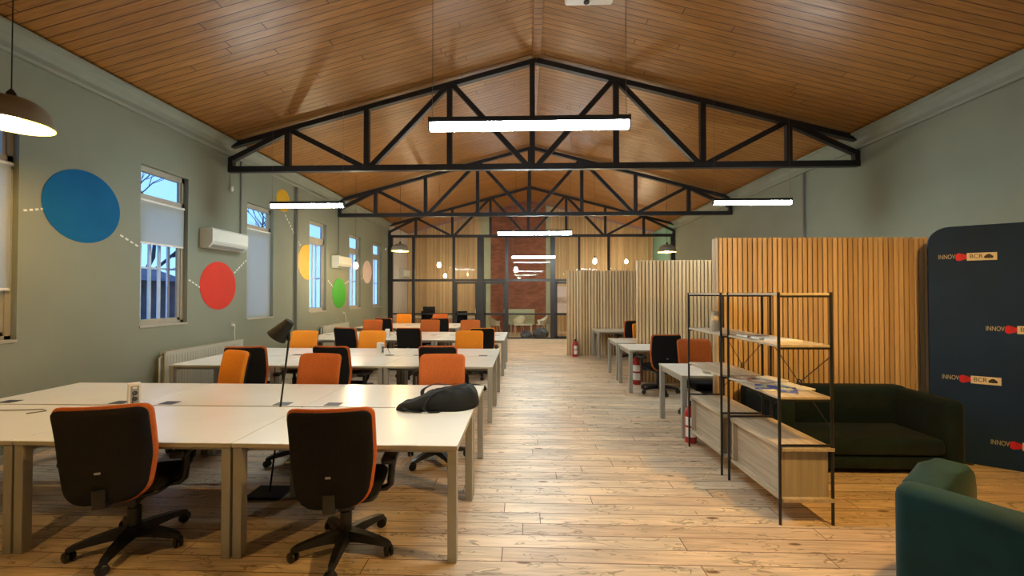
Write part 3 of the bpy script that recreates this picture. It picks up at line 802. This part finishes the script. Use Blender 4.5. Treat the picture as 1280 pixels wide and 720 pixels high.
pipe(XL, 11.2, 2.74, 4.11, .03, 'thin dark conduit dropping to the air conditioner past the yellow disc', 1)
pipe(XR, 8.32, .10, 4.11, .05, 'grey conduit running down the right wall above the middle partition', -1)
def sensor(y, z, label):
    r = thing('wall_sensor', label, 'sensor', (XL, y, z), 0, 'small sensors on the left wall')
    MB().lathe([(0, 0), (.02, .0), (.03, .03), (.028, .07), (.012, .10), (0, .10)], 14, c=(.045, 0, -.05)).build('body', 'white_plastic', r, 50)
    MB().tube([(0, 0, .02), (.045, 0, .05)], .006, 6).tube([(.01, 0, .02), (.01, 0, 4.12 - z)], .004, 6).build('cord', 'pipe_grey', r)
sensor(7.0, 3.55, 'small white sensor on a cord beneath the nearest truss end'); sensor(14.95, 3.35, 'small white sensor by the partition post past the last window')

# projector at top edge of picture
pj = thing('projector', 'white projector hanging from the ceiling at the top edge of the picture', 'projector', (.48, 2.94, 3.87))
MB().box(-.18, .18, -.13, .13, 0, .11, bev=.02, seg=3).build('body', 'white_plastic', pj, 40)
MB().lathe([(0, 0), (.035, 0), (.035, .03), (.028, .035), (0, .03)], 20, mat=Matrix.Translation((.08, .125, .06)) @ Matrix.Rotation(R(-90), 4, 'X')).build('lens', 'slot_dark', pj, 40)
MB().tube([(0, 0, .10), (0, 0, cl_z(.48) - 3.87)], .018, 12).build('pole', 'black_metal', pj, 40)
MB().lathe([(0, 0), (.022, 0), (.022, -.008), (0, -.01)], 16, c=(-.02, .08, 0)).build('foot', 'black_plastic', pj, 40)

# ------------------------------------------------------------------ shelving units
def shelving(x, y, label, ang=0.0):
    r = thing('shelving_unit', label, 'shelf', (x, y, 0), ang, 'black metal and oak shelving units')
    Wd, L, H = .385, .72, 1.71; pr = .0105
    for px in (0, Wd):
        for py in (0, L): MB().tube([(px, py, 0), (px, py, H)], pr, 10).build('post', 'black_metal', r, 60)
    for z in (1.675, 1.29, .905):
        MB().box(-.002, Wd + .002, .0, L, z + .012, z + .030, bev=.002).build('shelf_board', 'oak_shelf', r)
        for py in (0, L): MB().bar((0, py, z + .004), (Wd, py, z + .004), .014).build('shelf_rail', 'black_metal', r)
    for py in (0, L):
        for z in (.580,): MB().bar((0, py, z), (Wd, py, z), .014).build('shelf_rail', 'black_metal', r)
    for z in (.54, .168): MB().box(.012, Wd + .008, -.016, L + .012, z, z + .026, bev=.002).build('cabinet_board', 'oak_shelf', r)
    cb = MB().box(.016, Wd - .015, .022, .04, .194, .54).box(.016, Wd - .015, L - .04, L - .022, .194, .54).box(Wd - .033, Wd - .015, .04, L - .04, .194, .54)
    cb.build('cabinet_side', 'oak_end', r)
    MB().box(.055, .072, .041, L - .041, .194, .54).build('cabinet_door', 'oak_box', r)
    m = MB(); cz = .965; cy = L / 2
    for yy, zz in ((0.0, 1.25), (L, 1.25), (0, .68), (L, .68)): m.tube([(Wd + .012, yy, zz), (Wd + .012, cy, cz)], .0035, 6)
    m.lathe([(.022, -.004), (.030, -.004), (.030, .004), (.022, .004), (.022, -.004)], 18, mat=Matrix.Translation((Wd + .012, cy, cz)) @ Matrix.Rotation(R(90), 4, 'Y'))
    m.build('cross_brace', 'black_metal', r)
    return r
sB = shelving(1.878, 3.085, 'black and oak shelving unit nearest the camera, with magazines', R(1.2))
sA = dup(sB, (1.845, 3.905, 0), R(1.2), 'black and oak shelving unit farther from the camera, with a tan packet')
def flat_item(name, label, cat, x, y, z, w_, d_, h_, rz, mat, group=None, curl=0.0):
    r = thing(name, label, cat, (x, y, z), R(rz), group)
    MB().box(-w_ / 2, w_ / 2, -d_ / 2, d_ / 2, 0.0005, h_ * .75, bev=.0008).build('pages', 'paper', r)
    def fn(u, v):
        xx = (u - .5) * (w_ + .003); yy = (v - .5) * (d_ + .003); zz = h_ * .75 + .0003 + curl * max(0, u - .6) ** 2
        return (xx, yy, zz + .0009), (xx, yy, zz)
    MB().grid(fn, 10, 2).build('cover', mat, r)
for (x, y, rz, h, mt_, lb) in ((2.03, 3.70, 95, .018, 'kraft', 'farthest booklet on the eye-level shelf of the nearest unit'), (2.04, 3.50, 88, .014, 'paper', 'middle white booklet on the eye-level shelf of the nearest unit'), (2.05, 3.31, 92, .02, 'paper', 'nearest white booklet on the eye-level shelf of the nearest unit')):
    flat_item('booklet', lb, 'booklet', x, y, 1.3205, .15, .21, h, rz, mt_, 'booklets on the eye-level shelf')
flat_item('magazine', 'brown-covered magazine on the middle shelf of the nearest unit', 'magazine', 1.99, 3.66, .9355, .20, .27, .008, 35, 'cover_brown', 'magazines on the middle shelf', .02)
flat_item('magazine', 'blue and yellow magazine nearest the camera on the middle shelf', 'magazine', 2.00, 3.33, .9355, .21, .28, .008, 62, 'cover_blue', 'magazines on the middle shelf', .02)
flat_item('magazine', 'cream magazine at the back edge of the middle shelf', 'magazine', 2.205, 3.42, .9355, .13, .26, .01, 12, 'cover_cream', 'magazines on the middle shelf', .02)
flat_item('magazine', 'pale open magazine behind the brown one on the middle shelf', 'magazine', 2.205, 3.72, .9355, .12, .22, .01, 18, 'cover_cream', 'magazines on the middle shelf', .02)
pk = MB()
def pkf(u, v):
    z = v * .2; w_ = .045 * (1 - .25 * v) ; x = (u - .5) * 2 * w_
    return (x, .028 * (1 - .55 * v) * (1 - (2 * u - 1) ** 4 * .6) + .002, z), (x, -.028 * (1 - .55 * v) * (1 - (2 * u - 1) ** 4 * .6) - .002, z)
pk.grid(pkf, 10, 8)
o = pk.build('paper_packet', 'kraft', None, 50); o.location = (1.925, 4.20, 1.3205); o.rotation_euler = (0, 0, R(10))
tag(o, 'tan paper packet standing on the upper shelf of the farther unit', 'packet')

# ------------------------------------------------------------------ sofa, armchair, banner
def sbox(x0, x1, y0, y1, z0, z1, b=.04, name='part', mat='dark_green', par=None, seg=4):
    return MB().box(x0, x1, y0, y1, z0, z1, bev=b, seg=seg).build(name, mat, par, 60)
so = thing('sofa', 'low dark green upholstered two-seat sofa against the nearest slatted partition', 'sofa', (3.24, 3.93, 0))
sbox(-.84, .84, .015, .70, .05, .17, .03, 'base', par=so)
sbox(-.68, .68, .0, .55, .178, .335, .045, 'seat_cushion', par=so)
sbox(-.85, .85, .52, .74, .10, .715, .07, 'backrest', par=so)
sbox(-.86, -.685, -.01, .60, .06, .70, .06, 'armrest', par=so)
sbox(.685, .86, -.01, .60, .06, .70, .06, 'armrest', par=so)
for x in (-.76, .76):
    for y_ in (.07, .62): MB().tube([(x, y_, 0), (x, y_, .07)], .02, 10).build('leg', 'black_plastic', so)
ac = thing('armchair', 'teal velvet armchair in the bottom right corner of the picture, seen from behind', 'armchair', (1.83, 2.11, 0), math.atan2(.55, .84))
# local +x = facing direction, -y = along the back towards the camera
sbox(.0, .17, -.84, .0, .04, .755, .055, 'backrest', 'teal_velvet', ac)
def armf(y0, y1):
    m = MB()
    p = [(.10, .04), (.74, .04), (.76, .62), (.72, .72), (.62, .765), (.40, .77), (.10, .755)]
    m.prism(p, 'y', y0, y1)
    bmesh.ops.bevel(m.bm, geom=m.bm.edges[:], offset=.04, segments=3, profile=.5, affect='EDGES')
    return m
armf(-.16, .0).build('armrest', 'teal_velvet', ac, 60); armf(-.84, -.68).build('armrest', 'teal_velvet', ac, 60)
sbox(.15, .74, -.68, -.16, .05, .25, .03, 'base', 'teal_velvet', ac)
sbox(.15, .76, -.675, -.165, .25, .42, .05, 'seat_cushion', 'teal_velvet', ac)
for x in (.06, .68):
    for y_ in (-.78, -.06): MB().tube([(x, y_, 0), (x, y_, .06)], .02, 10).build('leg', 'black_plastic', ac)

B0 = Vector((4.225, 4.405, 0)); BD = Vector((.835, -.55, 0)).normalized()
ba = thing('display_banner', 'tall navy display banner with repeated sponsor logos at the right picture edge', 'banner', B0, math.atan2(BD.y, BD.x))
BW, BH = 1.5, 2.385
pts = []
rc = .16
for cx_, cz_, a0 in ((BW - rc, BH - rc, 0), (rc, BH - rc, 90), (.03, .03, 180), (BW - .03, .03, 270)):
    rr = rc if cz_ > 1 else .03
    for k in range(9):
        a = R(a0 + 90 * k / 8); pts.append((cx_ + rr * math.cos(a), cz_ + rr * math.sin(a)))
MB().prism(pts, 'y', .0, .05).build('fabric_face', 'navy_fabric', ba)
for xx in (.25, BW - .25): MB().box(xx - .04, xx + .04, -.06, .30, 0, .012).bar((xx, .28, .01), (xx, .06, .5), .015).build('foot', 'black_metal', ba)
def text_mesh(s, size):
    cu = bpy.data.curves.new('t', 'FONT'); cu.body = s; cu.size = size; cu.align_x = 'LEFT'; cu.extrude = .0008
    o = bpy.data.objects.new('t', cu); COL.objects.link(o)
    dg = bpy.context.evaluated_depsgraph_get(); me = bpy.data.meshes.new_from_object(o.evaluated_get(dg))
    bpy.data.objects.remove(o); return me
TI = text_mesh('INNOV', .066); TX = text_mesh('X', .07); TB = text_mesh('BCR', .058)
def place_text(me, name, mat, x, z, y, par, wide=None, lab=None):
    me = me.copy(); me.materials.clear(); me.materials.append(M[mat])
    xs = [v.co.x for v in me.vertices]; w0 = max(xs) - min(xs); k = (wide / w0) if wide else 1
    me.transform(Matrix.Translation((x, y, z)) @ Matrix.Rotation(R(90), 4, 'X') @ Matrix.Diagonal((k, 1, 1, 1)) @ Matrix.Translation((-min(xs), 0, 0)))
    o = bpy.data.objects.new(name, me); COL.objects.link(o); o.parent = par
    if lab: o['label'] = lab
def logo(x, z, k=1.0):
    """x = where INNOV starts; printed on the face"""
    g = bpy.data.objects.new('logo', None); COL.objects.link(g); g.parent = ba
    place_text(TI, 'logo_lettering', 'logo_white', x, z - .022 * k, -.002, g, .175 * k, 'white INNOV lettering')
    x1 = x + .178 * k
    p = []
    for cx_, cz_, a0 in ((.115, .05, 0), (.045, .045, 90), (.045, -.045, 180), (.115, -.05, 270)):
        rr = .045 if cx_ < .1 else .005
        for q in range(7):
            a = R(a0 + 90 * q / 6); p.append((x1 + (cx_ + rr * math.cos(a)) * k * .95, z + (cz_ * .5 + rr * .75 * math.sin(a)) * k))
    MB().prism(p, 'y', -.0016, -.0002).build('logo_block', 'logo_red', g)
    place_text(TX, 'logo_lettering', 'logo_dark_red', x1 + .042 * k, z - .022 * k, -.003, g, .05 * k, 'dark X on the red block')
    x2 = x1 + .114 * k
    MB().box(x2, x2 + .295 * k, -.0018, -.0003, z - .055 * k, z + .055 * k).build('logo_block', 'logo_cream', g)
    place_text(TB, 'logo_lettering', 'logo_black', x2 + .03 * k, z - .021 * k, -.003, g, .13 * k, 'black BCR lettering')
    e = MB(); ex = x2 + .215 * k
    for dx, dz, r_ in ((-.026, -.006, .019), (0, .002, .031), (.026, -.006, .019)):
        e.lathe([(0, -.0005), (r_ * k, -.0005), (r_ * k, .0005), (0, .0005)], 18, mat=Matrix.Translation((ex + dx * k, -.0026, z + dz * k)) @ Matrix.Rotation(R(90), 4, 'X'))
    e.box(ex - .042 * k, ex + .042 * k, -.003, -.002, z - .027 * k, z - .018 * k)
    e.build('logo_emblem', 'logo_black', g)
for x, z in ((.075, 2.05), (.09, .82), (.40, 1.33), (.42, .22), (.90, 2.13), (.95, .74)): logo(x, z + .02, .69)

# ------------------------------------------------------------------ fire extinguishers
def ext(x, y, h, rad, label, rz=0):
    r = thing('fire_extinguisher', label, 'fire extinguisher', (x, y, 0), R(rz), 'red fire extinguishers')
    b = h * .80
    MB().lathe([(0, 0), (rad * .95, 0), (rad, .01), (rad, b * .82), (rad * .8, b * .92), (rad * .4, b), (rad * .3, b + .02), (0, b + .02)], 28).build('cylinder', 'ext_red', r, 40)
    pr = []
    m = MB()
    for (za, zb) in ((b * .18, b * .44), (b * .5, b * .74)):
        n = 10; A = []; 
        for k in range(n + 1):
            a = R(-150 + 120 * k / n); A.append([m.bm.verts.new(((rad + .001) * math.cos(a), (rad + .001) * math.sin(a), z_)) for z_ in (za, zb)])
        for p, q in zip(A, A[1:]): m.bm.faces.new((p[0], q[0], q[1], p[1]))
    m.build('label_sheet', 'paper', r)
    MB().box(-.015, .015, -.02, .02, b + .015, b + .05).bar((0, .02, b + .05), (0, -.07, b + .085), .02, .008).bar((0, .02, b + .045), (0, -.065, b + .05), .02, .008).build('valve_handle', 'black_plastic', r)
    MB().tube([(.02, 0, b + .03), (rad * .9, 0, b + .02), (rad + .02, 0, b * .8), (rad + .015, 0, b * .35)], .009, 8).build('hose', 'black_plastic', r, 60)
ext(1.36, 11.12, .50, .075, 'fire extinguisher farthest away, before the farthest slatted partition', 30)
ext(2.10, 7.76, .62, .078, 'fire extinguisher under the desk before the middle partition', -20)
ext(1.90, 4.765, .50, .065, 'nearest fire extinguisher, beside the far shelving post', -15)

# ------------------------------------------------------------------ things on desks
def power_cube(x, y, label, rz):
    r = thing('power_tower', label, 'power socket tower', (x, y, DH + .0005), R(rz), 'white desk power towers')
    a = .043; H = .182
    MB().box(-a, a, -a, a, 0, H, bev=.008, seg=3).build('body', 'white_plastic', r, 40)
    MB().box(-a - .012, a + .012, -a - .012, a + .012, 0, .01, bev=.003).build('foot', 'white_plastic', r, 40)
    for s in (0, 1, 2, 3):
        rot = Matrix.Rotation(R(90 * s), 4, 'Z')
        if s in (1, 3): continue
        f = MB().box(a - .001, a + .0015, -.027, .027, .015, H - .02, mat=rot).build('socket_plate', 'grey_plastic', r)
        for z_ in (.05, .10):
            MB().lathe([(0, 0), (.019, 0), (.019, .002), (0, .002)], 18, mat=rot @ Matrix.Translation((a + .0012, 0, z_)) @ Matrix.Rotation(R(90), 4, 'Y')).build('socket', 'slot_dark', f)
        MB().box(a, a + .003, -.014, .014, .138, .154, mat=rot).build('usb_panel', 'white_plastic', f)
    MB().tube([(.03, .0, .09), (.10, -.01, .12), (.16, -.02, .10), (.21, -.03, .02)], .0035, 8).build('cord', 'black_plastic', r, 60)
power_cube(-3.40, 3.46, 'white power tower on the front row of desks, left of the lamp', -40)
power_cube(-2.29, 6.42, 'white power tower on the second row of desks', -20)
power_cube(-3.02, 8.90, 'white power tower on the third row of desks', 10)
tag(MB().tube([(-4.30, 3.22, DH + .005), (-4.1, 3.24, DH + .005), (-3.98, 3.26, DH + .005), (-3.9, 3.22, DH + .005), (-3.97, 3.14, DH + .005)], .004, 8).build('loose_cable', 'pipe_grey', None, 60), 'thin grey cord lying on the front desk at the left picture edge', 'cord')
tag(MB().tube([(-3.50, 3.37, DH + .005), (-3.42, 3.31, DH + .005), (-3.35, 3.34, DH + .02), (-3.32, 3.40, DH + .006), (-3.27, 3.36, DH + .005)], .0045, 8).build('loose_cable', 'white_plastic', None, 60), 'pale coiled cord at the foot of the front power tower', 'cord')

# black bag on the desk
bag = thing('bag', 'black nylon shoulder bag slumped on the aisle end of the front desks', 'bag', (-.725, 3.47, DH + .002))
out = [(-.32, -.15), (-.12, -.175), (.05, -.17), (.20, -.155), (.30, -.06), (.325, .07), (.29, .19), (.14, .21), (-.02, .19), (-.13, .16), (-.23, .06), (-.325, -.02)]
def outl(t):
    n = len(out); f = (t % 1) * n; i = int(f); f -= i
    p = [Vector((*out[(i + k) % n], 0)) for k in (-1, 0, 1, 2)]
    return .5 * ((2 * p[1]) + (-p[0] + p[2]) * f + (2 * p[0] - 5 * p[1] + 4 * p[2] - p[3]) * f * f + (-p[0] + 3 * p[1] - 3 * p[2] + p[3]) * f ** 3)
from mathutils import noise as mnoise
m = MB(); NU, NV = 64, 16; cen = Vector((.08, .01, 0)); rings = []
for j in range(NV + 1):
    v = j / NV; rr = math.cos(v * PI / 2) ** .45 if v < 1 else 0; ring = []
    for i in range(NU):
        o_ = outl(i / NU); p = cen + (o_ - cen) * rr
        q_ = max(0, min(1, (p.x + .24) / .20)); hx = .075 + .06 * q_ * q_ * (3 - 2 * q_) + .04 * max(0, min(1, p.x / .25))
        z = hx * math.sin(v * PI / 2) ** .8
        fold = mnoise.noise(Vector((p.x * 5, p.y * 16 + p.x * 6, v * 2))) * .022 + mnoise.noise(Vector((p.x * 15, p.y * 22, 3))) * .008
        z = max(0, z + fold * math.sin(v * PI / 2))
        ring.append(m.bm.verts.new((p.x, p.y, z)))
    rings.append(ring)
for a, b in zip(rings, rings[1:]):
    for i in range(NU): m.bm.faces.new((a[i], a[(i + 1) % NU], b[(i + 1) % NU], b[i]))
m.bm.faces.new(rings[0][::-1])
bmesh.ops.remove_doubles(m.bm, verts=m.bm.verts[:], dist=1e-5)
m.build('body', 'bag_nylon', bag, 180)
def strap(pts, w_, name):
    mm = MB(); P = [Vector(p) for p in pts]; prev = None
    L = []; 
    dense = []
    for i in range(len(P) - 1):
        a, b, c_, d = P[max(i - 1, 0)], P[i], P[i + 1], P[min(i + 2, len(P) - 1)]
        for k in range(6):
            f = k / 6; dense.append(.5 * ((2 * b) + (-a + c_) * f + (2 * a - 5 * b + 4 * c_ - d) * f * f + (-a + 3 * b - 3 * c_ + d) * f ** 3))
    dense.append(P[-1])
    for i, p in enumerate(dense):
        t_ = (dense[min(i + 1, len(dense) - 1)] - dense[max(i - 1, 0)]).normalized(); s_ = t_.cross(Vector((0, 0, 1))).normalized(); u_ = s_.cross(t_).normalized()
        q = [mm.bm.verts.new(p + s_ * w_ / 2 + u_ * .003), mm.bm.verts.new(p - s_ * w_ / 2 + u_ * .003), mm.bm.verts.new(p - s_ * w_ / 2), mm.bm.verts.new(p + s_ * w_ / 2)]
        if prev:
            for k in range(4): mm.bm.faces.new((prev[k], prev[(k + 1) % 4], q[(k + 1) % 4], q[k]))
        else: mm.bm.faces.new(q)
        prev = q
    mm.bm.faces.new(prev[::-1]); mm.build(name, 'bag_nylon', bag, 50)
strap([(-.17, .10, .05), (-.19, .19, .09), (-.10, .24, .13), (.02, .22, .13), (.12, .12, .165)], .035, 'strap')
strap([(.22, .06, .18), (.10, -.04, .165), (-.03, -.12, .13), (-.09, -.185, .05), (-.07, -.20, .004)], .035, 'strap')
strap([(-.28, -.07, .05), (-.24, -.19, .02), (-.10, -.20, .003), (.04, -.19, .003)], .03, 'strap')
MB().box(-.10, -.05, -.215, -.195, .0, .012, bev=.002).build('buckle', 'chrome', bag)
tag(MB().lathe([(0, 0), (.04, 0), (.05, .012), (.055, .03), (.05, .03), (.04, .014), (0, .010)], 20, c=(2.20, 5.02, DH + .001)).build('glass_dish', 'radiator_paint', None, 50), 'small grey-green dish on the nearest desk on the right', 'dish')

# ------------------------------------------------------------------ beyond the glass
def simple_table(x, y, w_, d_, h, label, topm='desk_laminate', legm='silver_metal', group=None):
    r = thing('meeting_table', label, 'table', (x, y, 0), 0, group)
    MB().box(0, w_, 0, d_, h - .025, h, bev=.003).build('table_top', topm, r)
    for a in (.04, w_ - .08):
        for b in (.04, d_ - .08): MB().box(a, a + .04, b, b + .04, 0, h - .025).build('leg', legm, r)
simple_table(-4.9, 16.2, 2.9, .8, .74, 'long white table behind the glass, on the left before the slatted wall')
def shell_chair(x, y, rz, label):
    r = thing('shell_chair', label, 'chair', (x, y, 0), R(rz), 'cream shell armchairs behind the glass')
    def fn(u, v):
        a = R(-20 + 220 * u); 
        rr = .19 + .09 * v; z = .42 + v * (.18 + .20 * max(0, math.sin(R(-20 + 220 * u))) ** 2)
        p = Vector((rr * math.cos(a), -rr * math.sin(a), z)); n_ = Vector((math.cos(a), -math.sin(a), 0)) * .008
        return p - n_, p + n_
    MB().grid(fn, 20, 6).build('shell', 'shell_cream', r, 60)
    MB().lathe([(0, .405), (.20, .41), (.205, .43), (.18, .425), (0, .42)], 24).build('seat', 'shell_cream', r, 60)
    for sx in (-1, 1):
        for sy in (-1, 1): MB().tube([(sx * .11, sy * .11, .41), (sx * .22, sy * .2, 0)], .012, 8).build('leg', 'light_wood', r)
shell_chair(-1.20, 16.6, -60, 'cream shell armchair seen through the left glass door')
shell_chair(-.25, 17.1, 20, 'cream shell armchair behind the glass below the brick wall')
shell_chair(.66, 17.0, 100, 'cream shell armchair beside the dark bean bags behind the glass')
simple_table(-.45, 16.35, .75, .5, .45, 'small low table between the shell armchairs behind the glass', 'shell_cream', 'light_wood')
def bean(x, y, s, label):
    m = MB(); bmesh.ops.create_uvsphere(m.bm, u_segments=28, v_segments=16, radius=1.0)
    for v_ in m.bm.verts:
        c_ = v_.co; z = c_.z; k = 1 - .35 * max(0, z)
        n_ = mnoise.noise(c_ * 2.2 + Vector((x, y, 0))) * .12
        v_.co = Vector((c_.x * k * (1 + n_), c_.y * k * (1 + n_), max(-.55, z * (1 + n_))))
    m.xf(Matrix.Translation((x, y, .55 * s * .75)) @ Matrix.Diagonal((s, s, s * .75, 1)))
    tag(m.build('bean_bag', 'bean_grey', None, 180), label, 'bean bag', 'grey bean bags')
bean(.62, 16.15, .33, 'dark grey bean bag behind the glass by the wide black post')
bean(.05, 15.95, .24, 'smaller grey bean bag behind the glass, left of the larger one')
rs = thing('radiator', 'sage green panel radiator on the brick wall behind the glass', 'radiator', (-.72, 17.8, 0))
MB().box(0, 1.15, .0, .10, .35, 1.02, bev=.01).build('panel', 'sage_paint', rs)
MB().box(.1, .14, .09, .14, .4, .9).box(1.0, 1.04, .09, .14, .4, .9).box(.1, .14, .02, .08, 0, .36).box(1.0, 1.04, .02, .08, 0, .36).build('bracket', 'sage_paint', rs)
fc = thing('flip_chart', 'flip chart with pale sheet behind the glass right of the wide post', 'flip chart', (1.53, 16.6, 0))
MB().prism([(-.30, .93), (.36, .93), (.20, 2.0), (-.30, 2.0)], 'y', -.01, .01).build('sheet', 'pink_paper', fc)
MB().box(-.32, .38, -.03, .03, .88, .93).build('tray', 'shell_cream', fc)
for x in (-.22, .0, .24): MB().tube([(x, .03 if x else .25, 0), (x, .0, 1.9 if not x else .9)], .016, 8).build('leg', 'light_wood', fc)
MB().box(-.30, .30, -.12, .20, .10, .14).build('footrest', 'light_wood', fc)
def far_chair(x, y, rz, label):
    return dup(CH['first'], (x, y, 0), R(rz), label, 'dark chairs behind the glass', swap={'rust_fabric': 'black_fabric'})
far_chair(-3.75, 15.95, 0, 'dark chair behind the glass at the long table, left one')
far_chair(-2.50, 15.95, 8, 'dark chair behind the glass at the long table, right one')
mo = thing('monitor', 'black monitor on the long table behind the glass', 'monitor', (-3.95, 16.75, .741))
MB().box(-.25, .25, -.015, .015, .12, .42, bev=.004).build('screen', 'screen_black', mo)
MB().box(-.02, .02, -.0, .03, 0, .2).box(-.1, .1, -.08, .08, 0, .012).build('stand', 'black_plastic', mo)

# ------------------------------------------------------------------ outside
tag(MB().box(-40, XL - .32, -20, 60, -.45, -.35).build('ground', 'ground_grey'), 'grey ground outside the windows', 'ground'); bpy.data.objects['ground']['kind'] = 'structure'
sh = thing('garden_shed', 'dark plastered outbuilding seen through the window beside the blue disc', 'outbuilding', (-9.6, 9.0, -.35))
MB().box(-.8, .8, -1.2, 1.15, 0, 2.35).build('wall', 'outdoor_plaster', sh)
MB().prism([(-1.0, 2.35), (1.0, 2.35), (.0, 2.7)], 'y', -1.3, 1.25).build('roof', 'outdoor_plaster', sh)
def branch(p, d, L, r, depth, m):
    q = p + d * L; mid = p + d * L * .5 + Vector((random.uniform(-1, 1), random.uniform(-1, 1), random.uniform(-.5, .5))) * L * .08
    m.tube([p, mid, q], [r, r * .8, r * .6], 6)
    if depth:
        for k in range(3):
            nd = (d + Vector((random.uniform(-.8, .8), random.uniform(-.8, .8), random.uniform(-.1, .6)))).normalized()
            branch(q - d * L * .1 * k, nd, L * .68, r * .55, depth - 1, m)
for i_, (x, y, lb) in enumerate(((-11.5, 11.6, 'bare tree outside, seen through the window beside the blue disc'), (-12.5, 17.5, 'bare tree outside, seen through the fourth window'))):
    m = MB(); branch(Vector((x, y, -.4)), Vector((0.05, .02, 1)).normalized(), 2.6, .12, 5, m)
    tag(m.build('bare_tree', 'bark'), lb, 'tree', 'bare trees outside the windows')
